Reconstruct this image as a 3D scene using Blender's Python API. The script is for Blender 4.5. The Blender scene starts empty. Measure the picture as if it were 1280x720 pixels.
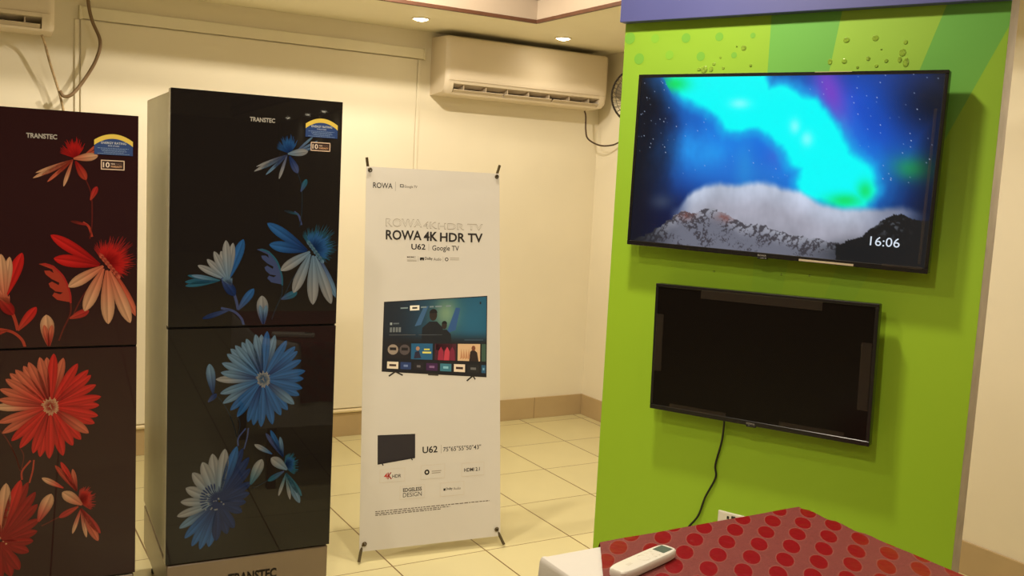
import bpy, bmesh, math, random
from mathutils import Vector, Matrix, noise
random.seed(7)
PI = math.pi
SC = bpy.context.scene
COL = SC.collection

def lin(c):
    return tuple(((v/255)/12.92 if v/255 <= .04045 else ((v/255+.055)/1.055)**2.4) for v in c)

# ------------------------------------------------------------------ camera
cam = bpy.data.objects.new('camera', bpy.data.cameras.new('camera'))
COL.objects.link(cam)
cam.data.sensor_width = 36.0
cam.data.lens = 1193.84/1280*36.0
YAW, PITCH, ROLL = 0.5316, 0.1115, 0.0517
def cam_axes():
    cy, sy, cp, sp, cr, sr = (math.cos(YAW), math.sin(YAW), math.cos(PITCH), math.sin(PITCH), math.cos(ROLL), math.sin(ROLL))
    fwd = Vector((sy, cy, 0)); right = Vector((cy, -sy, 0)); up = Vector((0, 0, 1))
    f2 = fwd*cp - up*sp; u2 = up*cp + fwd*sp
    return right*cr + u2*sr, u2*cr - right*sr, f2
_r, _u, _d = cam_axes()
cam.matrix_world = Matrix(((_r.x, _u.x, -_d.x, 0), (_r.y, _u.y, -_d.y, 0), (_r.z, _u.z, -_d.z, 1.6), (0, 0, 0, 1)))
cam.data.clip_start = .02
SC.camera = cam

# ------------------------------------------------------------------ light and exposure
SC.view_settings.view_transform = 'Standard'
SC.view_settings.look = 'None'
SC.view_settings.exposure = 0.0
SC.view_settings.gamma = 1.0
SC.view_settings.use_curve_mapping = False
world = bpy.data.worlds.new('world'); SC.world = world
world.use_nodes = True
world.node_tree.nodes['Background'].inputs[0].default_value = (1, .88, .66, 1)
world.node_tree.nodes['Background'].inputs[1].default_value = .02
WARM = (1.0, .885, .70)
# lamps under the recessed ceiling, those past the third added as unseen fill: (x, y, watts)
RECESS_Z = 2.80
MOULD_Z = 2.62
# last value: cone angle of a downward spot, 174 for a bare bulb, 0 for a flat lamp facing down
RECESS_LAMPS = [(1.86, 3.97, 78, .03, 174), (1.20, 4.20, 68, .03, 174), (1.5, 2.15, 26, .08, 0), (.5, 2.2, 30, .05, 140), (.2, 1.0, 70, .05, 140), (-1.3, 2.0, 30, .05, 140), (-.6, -.4, 16, .05, 0), (.6, -2.4, 18, .05, 0), (-2.2, .0, 10, .05, 0), (1.6, -4.4, 16, .05, 0)]
SOFFIT_Z = 2.4727
SOFFIT_LAMPS = [(2.26, 4.997, .8), (3.191, 4.971, 4.2), (3.603, -7.61, 6), (3.611, -8.72, 6), (3.571, -10.09, 6), (3.2, 3.3, 34), (3.2, 1.4, 46)]  # last two are unseen, added to brighten the right wall
def lamp(name, loc, watts, radius, spot=None, blend=.5):
    ld = bpy.data.lights.new(name, 'SPOT' if spot else 'AREA')
    ld.energy = watts; ld.color = WARM
    if spot:
        ld.spot_size = spot; ld.spot_blend = blend; ld.shadow_soft_size = radius
    else:
        ld.shape = 'DISK'; ld.size = radius*2
    o = bpy.data.objects.new(name, ld); COL.objects.link(o); o.location = loc
    return o
for x, y, w, r, cone in RECESS_LAMPS:
    lamp('recess_lamp_light', (x, y, RECESS_Z-.045), w, r, math.radians(cone) if cone else None, .1 if cone > 170 else .35)
for x, y, w in SOFFIT_LAMPS:
    lamp('soffit_lamp_light', (x, y, SOFFIT_Z-.02), w, .035, math.radians(150), .8)

# ------------------------------------------------------------------ helpers
def mat(name, col, rough=.5, metal=0., spec=.5, bump=0., bscale=40., var=0., vscale=6., emit=None, coat=0., trans=0., alpha=1., stretch=None):
    m = bpy.data.materials.new(name); m.use_nodes = True
    nt = m.node_tree; b = nt.nodes['Principled BSDF']
    c = lin(col) + (1,)
    b.inputs['Base Color'].default_value = c
    b.inputs['Roughness'].default_value = rough
    b.inputs['Metallic'].default_value = metal
    b.inputs['Specular IOR Level'].default_value = spec
    b.inputs['Coat Weight'].default_value = coat
    b.inputs['Transmission Weight'].default_value = trans
    b.inputs['Alpha'].default_value = alpha
    if emit:
        b.inputs['Emission Color'].default_value = lin(emit[0]) + (1,)
        b.inputs['Emission Strength'].default_value = emit[1]
    tc = nt.nodes.new('ShaderNodeTexCoord')
    src = tc.outputs['Object']
    if stretch:
        mp = nt.nodes.new('ShaderNodeMapping'); mp.inputs['Scale'].default_value = stretch
        nt.links.new(src, mp.inputs['Vector']); src = mp.outputs['Vector']
    if var > 0:
        n = nt.nodes.new('ShaderNodeTexNoise'); n.inputs['Scale'].default_value = vscale; n.inputs['Detail'].default_value = 4
        nt.links.new(src, n.inputs['Vector'])
        mr = nt.nodes.new('ShaderNodeMapRange'); mr.inputs['From Min'].default_value = .3; mr.inputs['From Max'].default_value = .7
        mr.inputs['To Min'].default_value = 1-var; mr.inputs['To Max'].default_value = 1+var
        nt.links.new(n.outputs['Fac'], mr.inputs['Value'])
        mx = nt.nodes.new('ShaderNodeMix'); mx.data_type = 'RGBA'; mx.blend_type = 'MULTIPLY'; mx.inputs['Factor'].default_value = 1
        mx.inputs['A'].default_value = c
        nt.links.new(mr.outputs['Result'], mx.inputs['B'])
        nt.links.new(mx.outputs['Result'], b.inputs['Base Color'])
    if bump > 0:
        n2 = nt.nodes.new('ShaderNodeTexNoise'); n2.inputs['Scale'].default_value = bscale; n2.inputs['Detail'].default_value = 3
        nt.links.new(src, n2.inputs['Vector'])
        bp = nt.nodes.new('ShaderNodeBump'); bp.inputs['Strength'].default_value = bump; bp.inputs['Distance'].default_value = .002
        nt.links.new(n2.outputs['Fac'], bp.inputs['Height']); nt.links.new(bp.outputs['Normal'], b.inputs['Normal'])
    return m

def print_mat(name, rough=.4, spec=.5, emit=0., coat=0., wrinkle=0.):
    """printed surface: colours come from the artwork stored on the mesh"""
    m = bpy.data.materials.new(name); m.use_nodes = True
    nt = m.node_tree; b = nt.nodes['Principled BSDF']
    a = nt.nodes.new('ShaderNodeAttribute'); a.attribute_name = 'artwork'
    b.inputs['Roughness'].default_value = rough; b.inputs['Specular IOR Level'].default_value = spec
    b.inputs['Coat Weight'].default_value = coat; b.inputs['Coat Roughness'].default_value = .02
    if emit:
        b.inputs['Base Color'].default_value = (.004, .004, .004, 1)
        nt.links.new(a.outputs['Color'], b.inputs['Emission Color']); b.inputs['Emission Strength'].default_value = emit
    else:
        nt.links.new(a.outputs['Color'], b.inputs['Base Color'])
    if wrinkle:
        tc = nt.nodes.new('ShaderNodeTexCoord'); n = nt.nodes.new('ShaderNodeTexNoise'); n.inputs['Scale'].default_value = 3.5; n.inputs['Detail'].default_value = 3
        n.inputs['Distortion'].default_value = .6
        nt.links.new(tc.outputs['Object'], n.inputs['Vector'])
        bp = nt.nodes.new('ShaderNodeBump'); bp.inputs['Strength'].default_value = wrinkle; bp.inputs['Distance'].default_value = .03
        nt.links.new(n.outputs['Fac'], bp.inputs['Height']); nt.links.new(bp.outputs['Normal'], b.inputs['Normal'])
    return m

def obj(name, bm, m, parent=None, smooth=False, loc=None):
    me = bpy.data.meshes.new(name)
    bmesh.ops.recalc_face_normals(bm, faces=bm.faces[:])
    bm.to_mesh(me); bm.free()
    for mm in (m if isinstance(m, (list, tuple)) else [m]):
        me.materials.append(mm)
    if smooth:
        for p in me.polygons: p.use_smooth = True
        try: me.set_sharp_from_angle(angle=math.radians(35))
        except Exception: pass
    o = bpy.data.objects.new(name, me); COL.objects.link(o)
    if parent: o.parent = parent
    if loc: o.location = loc
    return o

def tag(o, label=None, cat=None, group=None, kind=None):
    if label: o['label'] = label
    if cat: o['category'] = cat
    if group: o['group'] = group
    if kind: o['kind'] = kind
    return o

def thing(name, label, cat, loc=(0, 0, 0), rot=(0, 0, 0), group=None):
    o = bpy.data.objects.new(name, None); COL.objects.link(o)
    o.location = loc; o.rotation_euler = rot; o.empty_display_size = .05
    return tag(o, label, cat, group)

def struct(name, bm, m):
    return tag(obj(name, bm, m), kind='structure')

def box(bm, x0, x1, y0, y1, z0, z1, bev=0., seg=2):
    v = [bm.verts.new((x, y, z)) for z in (z0, z1) for y in (y0, y1) for x in (x0, x1)]
    fs = [bm.faces.new([v[i] for i in q]) for q in ((0, 2, 3, 1), (4, 5, 7, 6), (0, 1, 5, 4), (2, 6, 7, 3), (0, 4, 6, 2), (1, 3, 7, 5))]
    if bev > 0:
        es = list({e for f in fs for e in f.edges})
        bmesh.ops.bevel(bm, geom=es, offset=bev, segments=seg, profile=.5, affect='EDGES')
    return bm

def nbox(*a, **k):
    return box(bmesh.new(), *a, **k)

def prism(bm, prof, axis, a0, a1):
    """extrude a 2D outline along an axis: 'x' -> prof=(y,z); 'y' -> (x,z); 'z' -> (x,y)"""
    def P(p, t):
        return {'x': (t, p[0], p[1]), 'y': (p[0], t, p[1]), 'z': (p[0], p[1], t)}[axis]
    A = [bm.verts.new(P(p, a0)) for p in prof]; B = [bm.verts.new(P(p, a1)) for p in prof]
    n = len(prof)
    bm.faces.new(A[::-1]); bm.faces.new(B)
    for i in range(n):
        bm.faces.new((A[i], A[(i+1) % n], B[(i+1) % n], B[i]))
    return bm

def spline(pts, sub=8):
    P = [Vector(p) for p in pts]; Q = [P[0]*2-P[1]] + P + [P[-1]*2-P[-2]]
    out = []
    for i in range(1, len(Q)-2):
        a, b, c, d = Q[i-1:i+3]
        for k in range(sub):
            t = k/sub
            out.append(.5*((2*b)+(c-a)*t+(2*a-5*b+4*c-d)*t*t+(3*b-a-3*c+d)*t**3))
    out.append(P[-1])
    return out

def tube(bm, pts, r, seg=8, closed=False):
    P = [Vector(p) for p in pts]; n = len(P); rings = []
    prev = None
    for i in range(n):
        if closed: t = (P[(i+1) % n]-P[i-1]).normalized()
        else: t = (P[min(i+1, n-1)]-P[max(i-1, 0)]).normalized()
        ref = prev if prev is not None else (Vector((0, 0, 1)) if abs(t.z) < .9 else Vector((1, 0, 0)))
        u = (ref - t*ref.dot(t)).normalized(); w = t.cross(u); prev = u
        rr = r(i/(n-1)) if callable(r) else r
        rings.append([bm.verts.new(P[i]+u*(rr*math.cos(2*PI*k/seg))+w*(rr*math.sin(2*PI*k/seg))) for k in range(seg)])
    for i in range(n if closed else n-1):
        a, b = rings[i], rings[(i+1) % n]
        for k in range(seg):
            bm.faces.new((a[k], a[(k+1) % seg], b[(k+1) % seg], b[k]))
    if not closed:
        bm.faces.new(rings[0][::-1]); bm.faces.new(rings[-1])
    return bm

def lathe(bm, prof, seg=32, M=None):
    """prof = [(radius, height)], around z, moved by matrix M"""
    M = M or Matrix(); rings = []
    for r, h in prof:
        if r < 1e-6: rings.append([bm.verts.new(M @ Vector((0, 0, h)))])
        else: rings.append([bm.verts.new(M @ Vector((r*math.cos(2*PI*k/seg), r*math.sin(2*PI*k/seg), h))) for k in range(seg)])
    for a, b in zip(rings, rings[1:]):
        for k in range(seg):
            k2 = (k+1) % seg
            if len(a) == 1 and len(b) > 1: bm.faces.new((a[0], b[k2], b[k]))
            elif len(b) == 1 and len(a) > 1: bm.faces.new((a[k], a[k2], b[0]))
            elif len(a) > 1: bm.faces.new((a[k], a[k2], b[k2], b[k]))
    return bm

_txt = {}
def text_shape(s, bold=0.):
    """flat triangles of a line of text, scaled to a unit box"""
    if (s, bold) in _txt: return _txt[(s, bold)]
    cu = bpy.data.curves.new('lettering', 'FONT'); cu.body = s; cu.offset = bold; cu.resolution_u = 3
    o = bpy.data.objects.new('lettering', cu); COL.objects.link(o)
    dg = bpy.context.evaluated_depsgraph_get(); dg.update()
    me = bpy.data.meshes.new_from_object(o.evaluated_get(dg))
    vs = [(v.co.x, v.co.y) for v in me.vertices]; fs = [list(p.vertices) for p in me.polygons]
    bpy.data.objects.remove(o); bpy.data.curves.remove(cu); bpy.data.meshes.remove(me)
    x0, x1 = min(v[0] for v in vs), max(v[0] for v in vs); y0, y1 = min(v[1] for v in vs), max(v[1] for v in vs)
    _txt[(s, bold)] = ([((x-x0)/(x1-x0), (y-y0)/(y1-y0)) for x, y in vs], fs)
    return _txt[(s, bold)]

class Art:
    """flat coloured shapes in (u, v) metres with a layer number"""
    def __init__(self): self.v = []; self.c = []; self.f = []
    def poly(self, pts, col, lay=0):
        n = len(self.v)
        cols = col if isinstance(col, list) else [col]*len(pts)
        for p, c in zip(pts, cols):
            self.v.append((p[0], p[1], lay)); self.c.append(lin(c))
        self.f.append(list(range(n, n+len(pts))))
    def rect(self, x0, y0, x1, y1, col, lay=0): self.poly([(x0, y0), (x1, y0), (x1, y1), (x0, y1)], col, lay)
    def frame(self, x0, y0, x1, y1, t, col, lay=0):
        self.rect(x0, y0, x1, y0+t, col, lay); self.rect(x0, y1-t, x1, y1, col, lay); self.rect(x0, y0, x0+t, y1, col, lay); self.rect(x1-t, y0, x1, y1, col, lay)
    def disc(self, x, y, r, col, lay=0, ry=None, n=20): self.poly([(x+r*math.cos(2*PI*k/n), y+(ry or r)*math.sin(2*PI*k/n)) for k in range(n)], col, lay)
    def text(self, s, x0, y0, x1, y1, col, lay=1, bold=0.):
        vs, fs = text_shape(s, bold); n = len(self.v)
        for a, b in vs: self.v.append((x0+a*(x1-x0), y0+b*(y1-y0), lay)); self.c.append(lin(col))
        self.f += [[i+n for i in f] for f in fs]
    def strip(self, pts, w, col, lay=0, taper=False):
        P = [Vector(p).to_2d() for p in pts]; n = len(self.v)
        for i, p in enumerate(P):
            t = (P[min(i+1, len(P)-1)]-P[max(i-1, 0)]).normalized(); q = Vector((-t.y, t.x))*w/2*(1-.7*i/(len(P)-1) if taper else 1)
            for s in (1, -1):
                self.v.append((p.x+q.x*s, p.y+q.y*s, lay)); self.c.append(lin(col))
        for i in range(len(P)-1):
            a = n+2*i; self.f.append([a, a+1, a+3, a+2])
    def petal(self, b, t, w, c0, c1, lay=0):
        """rounded petal from base b to tip t with a lighter middle vein and dark edge towards its base"""
        b = Vector(b); t = Vector(t); d = t-b; q = Vector((-d.y, d.x)).normalized()
        N = 9; n = len(self.v)
        for i in range(N+1):
            s = 1-(1-i/N)**1.5
            h = w/2*(.20+.80*math.sin(PI/2*s/.64)) if s < .64 else w/2*max(0, 1-((s-.64)/.36)**2)**.68
            cc = tuple(c0[k]+(c1[k]-c0[k])*min(1, s*1.35) for k in range(3))
            ce = tuple(v*.84 for v in cc); cm = tuple(min(255, v*1.08+3) for v in cc)
            p = b+d*s
            for k, cq in ((1, ce), (.55, cc), (.1, cm), (-.1, ce), (-.55, cc), (-1, ce)):
                self.v.append((p.x+q.x*h*k, p.y+q.y*h*k, lay)); self.c.append(lin(cq))
        for i in range(N):
            for j in range(5):
                a = n+6*i+j; self.f.append([a, a+1, a+7, a+6])
    def add_to(self, bm, fn, lay_attr):
        V = [bm.verts.new(fn(*p)) for p in self.v]
        for v, c in zip(V, self.c): v[lay_attr] = (*c, 1)
        for f in self.f:
            try: bm.faces.new([V[i] for i in f])
            except ValueError: pass

def art_obj(name, art, fn, m, parent, base=None, base_col=None):
    """mesh of an optional solid (base bmesh, one colour) plus the artwork printed on it"""
    bm = base or bmesh.new()
    bmesh.ops.recalc_face_normals(bm, faces=bm.faces[:])
    la = bm.verts.layers.float_color.new('artwork')
    if base_col:
        for v in bm.verts: v[la] = (*lin(base_col), 1)
    art.add_to(bm, fn, la)
    me = bpy.data.meshes.new(name); bm.to_mesh(me); bm.free(); me.materials.append(m)
    o = bpy.data.objects.new(name, me); COL.objects.link(o); o.parent = parent
    return o

# ------------------------------------------------------------------ room shell
YB, XR, XL, YF = 5.4125, 3.7958, -3.4, -12.0
SY, SX = 4.642, 2.803                 # inner edge of the lowered soffit
ZTOP = 2.90
M_wall = mat('wall_paint', (234, 225, 203), .62, spec=.25, var=.035, vscale=1.3, bump=.06, bscale=60)
M_wall_front = mat('far_wall_paint', (120, 96, 72), .7, spec=.2, var=.2, vscale=1.2)
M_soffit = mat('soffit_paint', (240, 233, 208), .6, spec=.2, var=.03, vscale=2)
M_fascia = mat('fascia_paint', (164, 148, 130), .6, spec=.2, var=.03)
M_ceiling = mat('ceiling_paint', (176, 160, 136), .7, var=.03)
M_brown = mat('brown_moulding', (84, 52, 34), .45, var=.15, vscale=20)
M_skirt = None

def floor_material():
    m = bpy.data.materials.new('floor_tile'); m.use_nodes = True
    nt = m.node_tree; b = nt.nodes['Principled BSDF']; N = nt.nodes.new; L = nt.links.new
    tc = N('ShaderNodeTexCoord'); sp = N('ShaderNodeSeparateXYZ'); L(tc.outputs['Object'], sp.inputs[0])
    def math_(op, a, v=None, w=None):
        n = N('ShaderNodeMath'); n.operation = op
        for i, q in enumerate((a, v, w)):
            if q is None: continue
            if isinstance(q, (int, float)): n.inputs[i].default_value = q
            else: L(q, n.inputs[i])
        return n.outputs[0]
    masks = []; cells = []
    for out, o0, pitch, wd in ((sp.outputs[0], 1.543, .4365, .0062), (sp.outputs[1], 3.475, .4565, .0046)):
        t = math_('DIVIDE', math_('SUBTRACT', out, o0), pitch)
        cells.append(math_('FLOOR', t))
        fr = math_('FRACT', math_('ADD', t, .5))
        d = math_('ABSOLUTE', math_('SUBTRACT', fr, .5))
        masks.append(math_('LESS_THAN', d, wd/2/pitch))
    grout = math_('MAXIMUM', masks[0], masks[1])
    cb = N('ShaderNodeCombineXYZ'); L(cells[0], cb.inputs[0]); L(cells[1], cb.inputs[1])
    wn = N('ShaderNodeTexWhiteNoise'); wn.noise_dimensions = '2D'; L(cb.outputs[0], wn.inputs['Vector'])
    no = N('ShaderNodeTexNoise'); no.inputs['Scale'].default_value = 3; no.inputs['Detail'].default_value = 5; L(tc.outputs['Object'], no.inputs['Vector'])
    v = math_('ADD', math_('MULTIPLY', wn.outputs['Value'], .06), math_('MULTIPLY', no.outputs['Fac'], .12))
    k = math_('ADD', v, .90)
    mx = N('ShaderNodeMix'); mx.data_type = 'RGBA'; mx.blend_type = 'MULTIPLY'; mx.inputs['Factor'].default_value = 1
    mx.inputs['A'].default_value = lin((208, 198, 152)) + (1,); L(k, mx.inputs['B'])
    m2 = N('ShaderNodeMix'); m2.data_type = 'RGBA'; L(grout, m2.inputs['Factor']); L(mx.outputs['Result'], m2.inputs['A']); m2.inputs['B'].default_value = lin((112, 84, 44)) + (1,)
    L(m2.outputs['Result'], b.inputs['Base Color'])
    b.inputs['Roughness'].default_value = .3; b.inputs['Specular IOR Level'].default_value = .35
    bp = N('ShaderNodeBump'); bp.inputs['Strength'].default_value = .3; bp.inputs['Distance'].default_value = .001; bp.invert = True
    L(grout, bp.inputs['Height']); L(bp.outputs['Normal'], b.inputs['Normal'])
    return m

def skirting_material():
    m = bpy.data.materials.new('skirting_tile'); m.use_nodes = True
    nt = m.node_tree; b = nt.nodes['Principled BSDF']; N = nt.nodes.new; L = nt.links.new
    tc = N('ShaderNodeTexCoord'); br = N('ShaderNodeTexBrick'); mp = N('ShaderNodeMapping')
    L(tc.outputs['Object'], mp.inputs['Vector'])
    sp = N('ShaderNodeSeparateXYZ'); L(mp.outputs['Vector'], sp.inputs[0])
    ad = N('ShaderNodeMath'); ad.operation = 'ADD'; L(sp.outputs[0], ad.inputs[0]); L(sp.outputs[1], ad.inputs[1])
    fr = N('ShaderNodeMath'); fr.operation = 'PINGPONG'; L(ad.outputs[0], fr.inputs[0]); fr.inputs[1].default_value = .4
    lt = N('ShaderNodeMath'); lt.operation = 'LESS_THAN'; L(fr.outputs[0], lt.inputs[0]); lt.inputs[1].default_value = .0018
    no = N('ShaderNodeTexNoise'); no.inputs['Scale'].default_value = 5; no.inputs['Detail'].default_value = 5; L(tc.outputs['Object'], no.inputs['Vector'])
    mr = N('ShaderNodeMapRange'); mr.inputs['To Min'].default_value = .85; mr.inputs['To Max'].default_value = 1.12; L(no.outputs['Fac'], mr.inputs['Value'])
    mx = N('ShaderNodeMix'); mx.data_type = 'RGBA'; mx.blend_type = 'MULTIPLY'; mx.inputs['Factor'].default_value = 1
    mx.inputs['A'].default_value = lin((186, 162, 122)) + (1,); L(mr.outputs['Result'], mx.inputs['B'])
    m2 = N('ShaderNodeMix'); m2.data_type = 'RGBA'; L(lt.outputs[0], m2.inputs['Factor']); L(mx.outputs['Result'], m2.inputs['A']); m2.inputs['B'].default_value = lin((120, 96, 62)) + (1,)
    L(m2.outputs['Result'], b.inputs['Base Color']); b.inputs['Roughness'].default_value = .35
    nt.nodes.remove(br)
    return m

M_floor = floor_material(); M_skirt = skirting_material()
struct('floor', nbox(XL-.1, XR+.1, YF-.1, YB+.1, -.1, 0), M_floor)
struct('wall_back', nbox(XL-.1, XR+.1, YB, YB+.1, 0, ZTOP+.1), M_wall)
struct('wall_right', nbox(XR, XR+.1, YF, YB, 0, ZTOP+.1), M_wall)
struct('wall_left', nbox(XL-.1, XL, YF, YB, 0, ZTOP+.1), M_wall_front)
struct('wall_front', nbox(XL, XR, YF-.1, YF, 0, ZTOP+.1), M_wall_front)
# ceiling: recessed field in the middle, lowered soffit around it
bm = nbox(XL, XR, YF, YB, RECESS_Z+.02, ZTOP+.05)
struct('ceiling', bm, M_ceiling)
bm = bmesh.new()
XLs, YFs = XL+.8, YF+.8
box(bm, XL, XR, SY, YB, SOFFIT_Z, RECESS_Z+.02)
box(bm, SX, XR, YF, SY, SOFFIT_Z, RECESS_Z+.02)
box(bm, XL, XLs, YF, SY, SOFFIT_Z, RECESS_Z+.02)
box(bm, XLs, SX, YF, YFs, SOFFIT_Z, RECESS_Z+.02)
struct('ceiling_soffit', bm, M_soffit)
bm = bmesh.new()
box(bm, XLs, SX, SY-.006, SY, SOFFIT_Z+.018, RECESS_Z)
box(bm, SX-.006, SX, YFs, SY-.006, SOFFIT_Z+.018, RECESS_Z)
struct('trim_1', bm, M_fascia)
bm = bmesh.new()
box(bm, XLs, SX, SY-.014, SY+.004, SOFFIT_Z-.003, SOFFIT_Z+.017, .003)
struct('trim_2', bm, M_brown)
bm = bmesh.new()
box(bm, SX-.014, SX+.004, YFs, SY-.014, SOFFIT_Z-.003, SOFFIT_Z+.017, .003)
struct('trim_3', bm, M_brown)
bm = bmesh.new()
box(bm, XLs, SX-.007, SY-.020, SY-.006, MOULD_Z-.022, MOULD_Z+.02, .003)
box(bm, SX-.020, SX-.006, YFs, SY-.02, MOULD_Z-.022, MOULD_Z+.02, .003)
struct('trim_4', bm, M_brown)
struct('baseboard_back', nbox(XL, XR-.012, YB-.012, YB, 0, .1436, .002), M_skirt)
struct('baseboard_right', nbox(XR-.012, XR, YF, YB, 0, .1436, .002), M_skirt)
struct('baseboard_left', nbox(XL, XL+.012, YF, YB-.012, 0, .1436, .002), M_skirt)
# boarded-over opening on the back wall: thin board with a bead down each side
bm = bmesh.new()
box(bm, .565, 2.43, YB-.012, YB+.001, .175, 2.30, .003)
tag(obj('wall_panel', bm, M_wall), kind='structure')
bm = bmesh.new()
box(bm, 2.437, 2.458, YB-.010, YB+.001, .175, 2.30, .004)
tag(obj('trim_5', bm, M_wall), kind='structure')
bm = bmesh.new()
box(bm, .537, .558, YB-.010, YB+.001, .175, 2.30, .004)
tag(obj('trim_6', bm, M_wall), kind='structure')

# ------------------------------------------------------------------ refrigerators
FA = -.051
FU = Vector((math.cos(FA), math.sin(FA), 0)); FO = Vector((.5963, 3.2, 0))
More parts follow.
